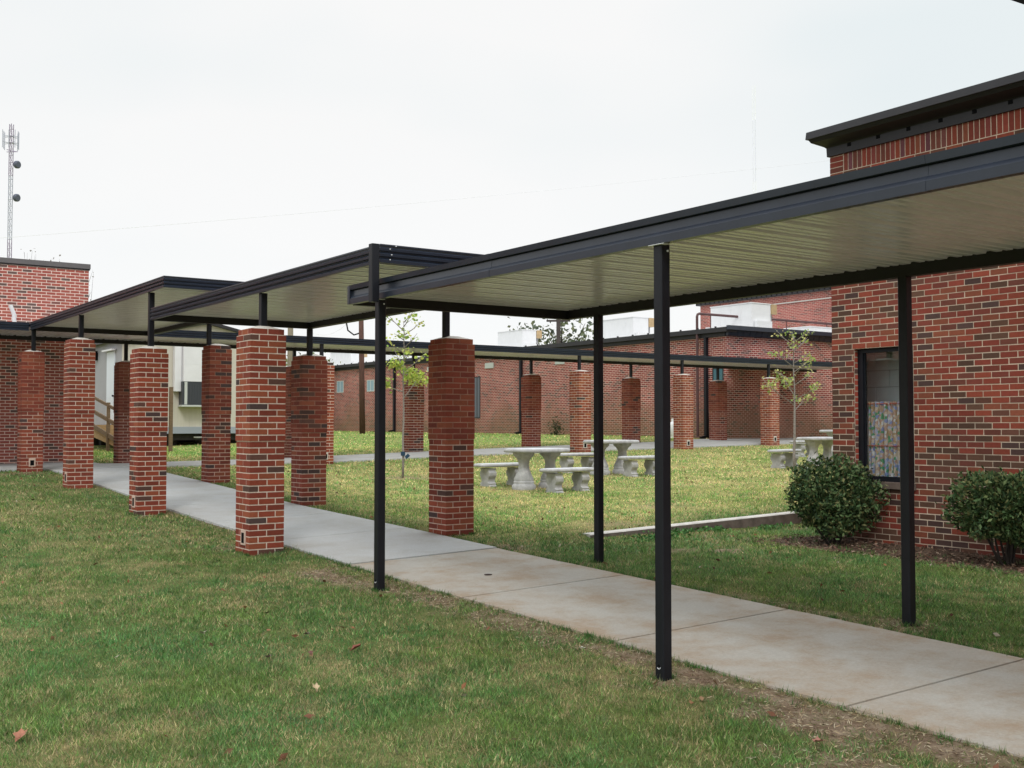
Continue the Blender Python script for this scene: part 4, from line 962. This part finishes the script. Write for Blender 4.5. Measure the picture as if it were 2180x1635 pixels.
for k in range(9):
    a=k*.7; rr=1.25 if k%2 else .95; px,py=TX+rr*math.cos(a),TY+rr*math.sin(a)
    mb.tube([(px,py,Z(37.2)),(px,py,Z(39.6))],.05,6); mb.tube([(TX,TY,Z(38.9)),(px,py,Z(38.9))],.03,4); mb.tube([(TX,TY,Z(38.0)),(px,py,Z(38.0))],.03,4)
mb.build('antenna_array',TOWERW,lt)
mb=MB(); mb.tube([(TX-.6,TY-.2,Z(37.0)),(TX+.7,TY-.6,Z(36.8)),(TX-.5,TY+.3,Z(36.8))],.05,5); mb.build('mounting_ring',TOWERR,lt)
for zz,nm in((35.1,'drum_antenna'),(30.6,'drum_antenna')):
    mb=MB(); c_=Vector((TX+.62,TY-.35,Z(zz))); d=Vector((.45,-.75,-.1)).normalized()
    mb.tube([c_-d*.05,c_,c_+d*.30,c_+d*.42],[.30,.52,.52,.40],18); o=mb.build(nm,DISH,lt,smooth=False)
lattice(260.5,240.8,0,Z(106.6),.95,'faint hazy guyed mast far behind the courtyard buildings',4,.055,[(0,.72,PALEM),(.72,.9,mat('hazy_mast_darker',(.80,.81,.92),.7)),(.9,1,PALEM)],'radio_mast')

# ------------------------------------------------------------------ portable classroom
TXc,TYc=10.09,36.27
t=thing('portable_classroom','cream portable classroom with a grey cooling unit behind the left columns','cabin',(12.8,39,Z(-.8)))
WX=5.55; zf=Z(-.06); ze=Z(2.74); zp=Z(3.36)
mb=MB()
mb.hexa([(TXc,TYc,zf),(TXc+WX,TYc,zf),(TXc+WX,TYc+12,zf),(TXc,TYc+12,zf),(TXc,TYc,ze),(TXc+WX,TYc,ze),(TXc+WX,TYc+12,ze),(TXc,TYc+12,ze)])
mb.quad([(TXc,TYc,ze),(TXc+WX,TYc,ze),(TXc+WX/2,TYc,zp)])
for k in range(1,int(WX/.2)): mb.box(TXc+k*.2,TXc+k*.2+.012,TYc-.006,TYc,zf,ze-.05)
mb.build('siding',SID,t)
mb=MB(); 
for s in(0,1):
    xa=TXc-.18 if s==0 else TXc+WX+.18; za=ze-.05
    mb.hexa([(xa,TYc-.2,za),(TXc+WX/2,TYc-.2,zp+.0),(TXc+WX/2,TYc+12.2,zp+.0),(xa,TYc+12.2,za),(xa,TYc-.2,za+.10),(TXc+WX/2,TYc-.2,zp+.10),(TXc+WX/2,TYc+12.2,zp+.10),(xa,TYc+12.2,za+.10)])
mb.build('roof',DARK2,t)
mb=MB(); mb.box(TXc-.02,TXc+WX+.02,TYc-.03,TYc,Z(-.28),Z(-.06)); mb.box(TXc-.03,TXc,TYc,TYc+12,Z(-.28),Z(-.06)); mb.build('base_trim',mat('blue_grey_trim',(.33,.37,.42),.6),t)
DBLK=mat('dark_block',(.05,.045,.045),.9,var=.4,vs=5)
for k in range(5):
    x=TXc+.4+k*1.15
    for j in range(2): mb=MB(); mb.box(x,x+.4,TYc+.5+j*3.4,TYc+.9+j*3.4,Z(-1.0),Z(-.28)); mb.build('foundation_pier',DBLK,t)
mb=MB(); mb.box(TXc+.1,TXc+WX-.1,TYc+.2,TYc+.32,Z(-.5),Z(-.29)); mb.build('floor_beam',DBLK,t)
mb=MB(); mb.box(TXc+.1,TXc+WX-.1,TYc+4.2,TYc+4.3,Z(-1.0),Z(-.29)); mb.build('rear_skirt',DBLK,t)
for xa,xb in((11.2,11.42),(12.5,12.95)): mb=MB(); mb.box(xa,xb,TYc+.12,TYc+.2,Z(-.43),Z(-.38)); mb.build('tie_strap',WHITE,t)
ac=MB(); ac.box(11.93,13.1,TYc-.34,TYc-.008,Z(.66),Z(1.42)); 
for k in range(12): x=11.99+k*.09; ac.box(x,x+.05,TYc-.352,TYc-.34,Z(.72),Z(1.36))
aco=ac.build('cooling_unit',mat('dark_louvre',(.045,.05,.06),.5),t)
mb=MB(); mb.box(11.97,13.06,TYc-.36,TYc-.01,Z(1.425),Z(2.62)); mb.box(11.96,13.07,TYc-.365,TYc-.36,Z(2.0),Z(2.02)); mb.box(11.72,11.95,TYc-.20,TYc-.01,Z(1.1),Z(2.62)); mb.build('upper_cabinet',WHITE,aco)
mb=MB(); mb.box(11.90,13.12,TYc-.38,TYc-.005,Z(.60),Z(.655)); mb.box(12.0,12.09,TYc-.365,TYc-.342,Z(.67),Z(1.41)); mb.build('cabinet_frame',FRAMEW,aco)
mb=MB(); mb.box(12.75,13.05,TYc-.375,TYc-.362,Z(2.42),Z(2.5)); mb.build('red_plate',RED,aco)
mb=MB(); mb.box(TXc-.03,TXc-.002,37.0,37.95,Z(.02),Z(2.40)); dr=mb.build('door',mat('pale_door',(.68,.74,.80),.4),t)
mb=MB(); mb.box(TXc-.16,TXc-.03,36.9,38.1,Z(2.42),Z(2.47)); mb.build('door_hood',WHITE,dr); mb=MB(); mb.tube([(TXc-.08,37.1,Z(.95)),(TXc-.03,37.1,Z(.95))],.03,8); mb.build('door_handle',DARK,dr)
mb=MB(); mb.box(TXc-.42,TXc-.002,39.2,39.28,Z(2.45),Z(2.52)); mb.box(TXc-.14,TXc-.002,39.15,39.33,Z(2.2),Z(2.45)); mb.build('wall_lamp',BLACK,t)
# thin sheet over the side face, its shade put into the grey colour
mb=MB(); mb.box(TXc-.0015,TXc-.0005,TYc+.0,TYc+12,zf,ze-.001); mb.build('side_shade_panel',SIDB,t)
# ramp
t=thing('wooden_ramp','wooden access ramp with rails climbing to the classroom door','ramp',(9.6,34,Z(-.83)))
def rz(y): return Z(-.84+max(0,min(5.2,y-31.0))*.163)
mb=MB()
for k in range(36):
    y=31.0+k*.145; mb.box(9.15,10.0,y,y+.135,rz(y)-.03,rz(y)+.0)
for k in range(22): y=36.22+k*.145; mb.box(9.15,10.05,y,y+.135,rz(40)-.03,rz(40)); 
mb.build('deck',WOOD,t)
mb=MB(); mb.hexa([(9.10,31.0,rz(31)-.05),(9.13,31.0,rz(31)-.05),(9.13,36.2,rz(36.2)-.33),(9.10,36.2,rz(36.2)-.33),(9.10,31.0,rz(31)+.02),(9.13,31.0,rz(31)+.02),(9.13,36.2,rz(36.2)-.0),(9.10,36.2,rz(36.2)-.0)]); mb.build('side_board',WOOD,t)
mb=MB(); mb.beam((9.08,31,rz(31)+.05),(9.08,36.2,rz(36.2)+.05),.04,.14); mb.beam((9.08,31,rz(31)+.50),(9.08,36.2,rz(36.2)+.50),.04,.12); mb.beam((9.08,31,rz(31)+.93),(9.08,36.2,rz(36.2)+.93),.04,.09); mb.beam((9.08,36.2,rz(36.2)+.93),(9.08,39.4,rz(36.2)+.93),.04,.1); mb.build('rail',WOODD,t)
for x,y in((9.08,32.4),(9.08,34.0),(9.08,36.2),(9.08,37.8),(9.08,39.4),(9.98,31.0)):
    mb=MB(); mb.box(x-.045,x+.045,y-.045,y+.045,Z(-1.0),rz(y)+(1.02 if x<9.5 else 1.9)); mb.build('rail_post',WOODD,t)

# ------------------------------------------------------------------ grass
CAMP=np.array([0,0]); yaw=R(34.862); Fw=np.array([math.sin(yaw),math.cos(yaw)]); Rt=np.array([math.cos(yaw),-math.sin(yaw)])
def blades(n_,d0,d1,wid,lmin,lmax,seed,name_):
    rs=np.random.RandomState(seed)
    d=np.sqrt(rs.uniform(d0*d0,d1*d1,n_)); lat=rs.uniform(-.56,.56,n_)*d
    X=Fw[0]*d+Rt[0]*lat; Y=Fw[1]*d+Rt[1]*lat
    s=soil(X,Y)
    k=np.ones(n_,bool)
    k&=~((X>5.06+.06*(fbm(X,Y,.12,61)>.62))&(X<6.865)&(Y<25.5)); k&=~((Y>23.33)&(Y<25.2)); k&=~((X>10.9)&(Y<8.95)); k&=~((Y>25.2)&(Y<26.4)&((X<6.6)|(X>24.5)))
    k&=~((X<6.6)&(Y>26.2)); k&=~(X>26.65); k&=~((np.abs(Y-10.5)<.09)&(X>8.4)&(X<12.6)); k&=~((X>10.0)&(X<15.8)&(Y>36.4))
    k&=rs.rand(n_)>s*1.15
    k&=rs.rand(n_)<.30+1.3*fbm(X,Y,.13,33)
    X,Y,s=X[k],Y[k],s[k]; n_=len(X); Zg=G(X,Y)
    dr=np.clip(dry(X,Y)+rs.normal(0,.16,n_),0,1)
    ln=rs.uniform(lmin,lmax,n_)*(1.2-.45*dr)*(.45+1.2*fbm(X,Y,.22,41))
    a=rs.uniform(0,2*np.pi,n_); tilt=rs.uniform(.35,1.5,n_)
    dx,dy,dz=np.cos(a)*np.sin(tilt),np.sin(a)*np.sin(tilt),np.cos(tilt)
    w_=wid*rs.uniform(.6,1.3,n_); px,py=-np.sin(a)*w_/2,np.cos(a)*w_/2
    # mix of facing directions: rotate the width vector at random
    b_=rs.uniform(0,2*np.pi,n_); px,py=np.cos(b_)*w_/2,np.sin(b_)*w_/2
    V=np.empty((n_,3,3)); V[:,0]=np.stack([X+px,Y+py,Zg-.004],1); V[:,1]=np.stack([X-px,Y-py,Zg-.004],1); V[:,2]=np.stack([X+dx*ln,Y+dy*ln,Zg+dz*ln+.002],1)
    g1=np.array([.060,.150,.036]);g2=np.array([.145,.255,.068]);s1=np.array([.42,.37,.20]);s2=np.array([.31,.235,.135])
    u=rs.rand(n_)[:,None]; gc=g1*(1-u)+g2*u; sc=s1*(1-u)+s2*u; isd=(rs.rand(n_)<dr*.95)[:,None]
    hue=fbm(X,Y,.8,50)[:,None]; gc=gc*np.array([1.25,1.0,.9])**((hue-.5)*3)
    C=np.where(isd,sc,gc)*rs.uniform(.42,1.55,n_)[:,None]*(.60+.85*fbm(X,Y,.13,71))[:,None]
    court=(np.clip((X-7)/.6,0,1)*np.clip((Y-10.4)/1.5,0,1))[:,None]; C=C*(1+court*np.array([.68,.72,.62]))*np.array([1.18,1.16,1.08])
    far=(np.clip((Y-26.5)/2,0,1)*(X>6.9))[:,None]; C=C*(1+far*np.array([.14,.12,.04]))
    C=np.concatenate([C,np.ones((n_,1))],1)
    return V.reshape(-1,3),np.repeat(C,3,0)
parts=[blades(270000,4.6,7.5,.0048,.012,.040,1,'a'),blades(290000,7.5,12,.0068,.014,.040,2,'b'),blades(260000,12,20,.012,.020,.045,3,'c'),blades(200000,20,34,.022,.022,.05,4,'d'),blades(50000,34,60,.045,.03,.06,5,'e')]
def clumps(seed):
    rs=np.random.RandomState(seed); n_=900; d=np.sqrt(rs.uniform(22,190,n_)); lat=rs.uniform(-.52,.52,n_)*d; cx=Fw[0]*d+Rt[0]*lat; cy=Fw[1]*d+Rt[1]*lat
    ex=[5.04+rs.normal(0,.01,150)]; ey=[rs.uniform(2.6,11,150)]; ex.append(6.90+rs.normal(0,.012,110)); ey.append(rs.uniform(3.5,11,110))
    for px,py,hw in((4.693,5.113,.05),(4.693,8.784,.05),(7.181,5.152,.05),(7.181,8.773,.05),(4.683,11.504,.215),(4.683,15.508,.215),(7.08,11.442,.215)):
        m_=9 if hw<.1 else 26; q=rs.uniform(0,4,m_); side=q.astype(int); f=(q-side)*2-1
        ex.append(px+np.where(side==0,f*hw,np.where(side==1,f*hw,np.where(side==2,-hw,hw)))); ey.append(py+np.where(side==0,-hw,np.where(side==1,hw,f*hw)))
    nE=sum(len(q) for q in ex); cx=np.concatenate([cx]+ex); cy=np.concatenate([cy]+ey); k=~((cx>5.055)&(cx<6.87)&(cy<25.5))&~((cx>10.7)&(cy<9))&~((cy>10.4)&(cy<10.62)&(cx>8.3)); edge=np.r_[np.zeros(n_,bool),np.ones(nE,bool)]
    cx,cy,edge=cx[k],cy[k],edge[k]; m_=17; X=np.repeat(cx,m_); Y=np.repeat(cy,m_); E_=np.repeat(edge,m_); n2=len(X); sp=np.where(E_,.014,.028); X=X+rs.normal(0,1,n2)*sp; Y=Y+rs.normal(0,1,n2)*sp
    dist=X*Fw[0]+Y*Fw[1]; ln=rs.uniform(.022,.058,n2); a=rs.uniform(0,6.283,n2); tl=rs.uniform(.15,1.1,n2); w_=np.maximum(.0048,dist*.00075)*rs.uniform(.7,1.3,n2)
    b_=rs.uniform(0,6.283,n2); px,py=np.cos(b_)*w_/2,np.sin(b_)*w_/2; Zg=G(X,Y)
    V=np.empty((n2,3,3)); V[:,0]=np.stack([X+px,Y+py,Zg-.004],1); V[:,1]=np.stack([X-px,Y-py,Zg-.004],1); V[:,2]=np.stack([X+np.cos(a)*np.sin(tl)*ln,Y+np.sin(a)*np.sin(tl)*ln,Zg+np.cos(tl)*ln],1)
    hue=np.repeat(rs.rand(len(cx)),m_)[:,None]; C=np.where(hue<.72,np.array([.065,.175,.035]),np.array([.20,.24,.10]))*rs.uniform(.55,1.4,n2)[:,None]; C=np.concatenate([C,np.ones((n2,1))],1)
    return V.reshape(-1,3),np.repeat(C,3,0)
parts.append(clumps(77))
V=np.concatenate([p[0] for p in parts]); C=np.concatenate([p[1] for p in parts]); nT=len(V)//3
me=bpy.data.meshes.new('grass'); me.vertices.add(len(V)); me.vertices.foreach_set('co',V.ravel()); me.loops.add(len(V)); me.loops.foreach_set('vertex_index',np.arange(len(V),dtype=np.int32))
me.polygons.add(nT); me.polygons.foreach_set('loop_start',np.arange(0,len(V),3,dtype=np.int32)); me.polygons.foreach_set('loop_total',np.full(nT,3,dtype=np.int32)); me.update(calc_edges=True)
at=me.color_attributes.new('col','FLOAT_COLOR','POINT'); at.data.foreach_set('color',C.ravel().astype(np.float32)); me.materials.append(GRASSM)
o=bpy.data.objects.new('grass',me); COL.objects.link(o); tag(o,'short patchy green and straw coloured lawn grass','grass',kind='stuff')

# clover and weeds at the curb; twig litter in the bed
rs=np.random.RandomState(8)
def tuft(cx,cy,n_,r_,h_,size,cols,nm,label,cat,seed):
    rs=np.random.RandomState(seed); x=cx+rs.normal(0,r_,n_); y=cy+rs.normal(0,r_*.5,n_); P=np.stack([x,y,G(x,y)+rs.uniform(0,h_,n_)],1)
    o=leafset(nm,P,rs.normal(0,1,(n_,3))+np.array([0,0,1.5]),size,cols,LEAF,None,.7,.2,seed); tag(o,label,cat,kind='stuff'); return o
P=[];D=[];rs=np.random.RandomState(9)
for cx,cy,n_ in((9.75,10.33,110),(10.35,10.33,110),(11.35,10.2,80),(9.3,10.1,110),(8.9,9.9,140)):
    x=cx+rs.normal(0,.16,n_); y=cy+rs.normal(0,.07,n_)-.02; y=np.minimum(y,10.40); P.append(np.stack([x,y,G(x,y)+rs.uniform(.005,.07,n_)],1))
P=np.concatenate(P); o=leafset('weeds',P,rs.normal(0,1,(len(P),3))+np.array([0,0,1.2]),.045,[(.07,.18,.05),(.10,.24,.07),(.05,.13,.04)],LEAF,None,.6,.2,9); tag(o,'bright green weeds at the foot of the low curb','weeds',kind='stuff')
n_=2600; x=rs.uniform(9.75,10.93,n_); y=rs.uniform(4.2,9.4,n_); P=np.stack([x,y,G(x,y)+rs.uniform(.002,.02,n_)],1); D=rs.normal(0,1,(n_,3)); D[:,2]*=.12
o=leafset('mulch',P,D,.055,[(.20,.13,.09),(.11,.07,.05),(.30,.22,.16),(.06,.04,.03),(.16,.08,.06)],LEAF,None,.28,.1,10); tag(o,'brown leaf and twig litter in the bed along the right wall','mulch',kind='stuff')
n_=60000; x=rs.uniform(3.6,5.08,n_); y=rs.uniform(2.6,12,n_); k=(soil(x,y)>.25)&(rs.rand(n_)<.6); x,y=x[k],y[k]; x2=rs.uniform(6.88,7.5,9000); y2=rs.uniform(4,11,9000); k=soil(x2,y2)>.25; x=np.r_[x,x2[k]]; y=np.r_[y,y2[k]]
P=np.stack([x,y,G(x,y)+rs.uniform(.002,.012,len(x))],1); D=rs.normal(0,1,(len(x),3)); D[:,2]*=.06
o=leafset('thatch',P,D,.034,[(.46,.38,.24),(.34,.25,.15),(.20,.13,.085),(.13,.17,.05),(.52,.46,.33),(.09,.06,.04)],LEAF,None,.11,.1,15); tag(o,'dry thatch and twig debris on the bare soil beside the older walk','thatch',kind='stuff')
# tiny scattered leaf crumbs
n_=2400; d=np.sqrt(rs.uniform(25,900,n_)); lat=rs.uniform(-.5,.5,n_)*d; x=Fw[0]*d+Rt[0]*lat; y=Fw[1]*d+Rt[1]*lat
k=~((x>5)&(x<6.9)&(y<25.5))&~((y>23.3)&(y<26.4))&(x<24)&~((x>10.9)&(y<9)); x,y,d=x[k],y[k],d[k]
k=rs.rand(len(x))<.45; x,y=x[k],y[k]
P=np.stack([x,y,G(x,y)+.022],1); D=rs.normal(0,1,(len(x),3)); D[:,2]*=.3
o=leafset('leaf_litter',P,D,.05,[(.16,.07,.04),(.10,.05,.035),(.26,.16,.09),(.30,.13,.07),(.42,.36,.28)],LEAF,None,.5,.3,13); tag(o,'small brown leaf crumbs scattered over the lawn','leaf litter',kind='stuff')
# single fallen leaves that can be told apart
def fleaf(x,y,size,c,label,seed):
    rnd=random.Random(seed); z=g(x,y)+.028; a=rnd.uniform(0,6.28); mb=MB(); n_=10; ring=[]; t_=rnd.uniform(-.3,.5)
    for k in range(n_):
        q=2*math.pi*k/n_; r_=size/2*(1 if k%2 else .62)*(1.15 if k==0 else 1); lx,ly=r_*math.cos(q)*1.15,r_*math.sin(q)*.8
        ring.append((x+lx*math.cos(a)-ly*math.sin(a),y+lx*math.sin(a)+ly*math.cos(a),z+abs(ly)*.7+lx*t_+rnd.uniform(0,.006)))
    for k in range(n_): mb.quad([(x,y,z),ring[k],ring[(k+1)%n_]],0)
    mb.tube([(x,y,z),(x-size*.7*math.cos(a),y-size*.7*math.sin(a),z+.004)],.0015,4)
    o=mb.build('fallen_leaf',mat('dead_leaf_%d'%seed,c,.7,var=.3,vs=30)); tag(o,label,'leaf','single fallen leaves on the near lawn')
fleaf(1.17,5.86,.085,(.36,.15,.09),'large rust coloured fallen leaf in the bottom left corner',1)
fleaf(3.43,6.75,.075,(.22,.06,.035),'curled dark red fallen leaf right of centre on the near lawn',2)
fleaf(3.11,6.77,.055,(.13,.05,.035),'small dark brown fallen leaf left of the curled red one',3)
fleaf(2.73,7.72,.075,(.42,.36,.30),'pale grey-brown fallen leaf at mid lawn',4)
fleaf(3.33,8.48,.06,(.42,.24,.12),'small orange-tan fallen leaf nearest the left end of the older walk',5)
fleaf(2.84,6.81,.05,(.20,.12,.12),'purplish fallen leaf left of the small dark brown one',6)
fleaf(3.34,7.33,.05,(.10,.07,.05),'dark twig-like fallen leaf above the dark brown one',7)
fleaf(2.77,5.95,.06,(.44,.33,.20),'tan split fallen leaf below centre on the near lawn',8)
fleaf(4.42,3.70,.06,(.34,.16,.12),'pinkish brown fallen leaf on the soil at the bottom right',9)
fleaf(4.39,4.55,.06,(.30,.16,.08),'brown fallen leaf below the foot of the thick near post',10)
fleaf(4.72,5.95,.035,(.75,.72,.66),'tiny white fleck of a leaf beside the walk edge',11)
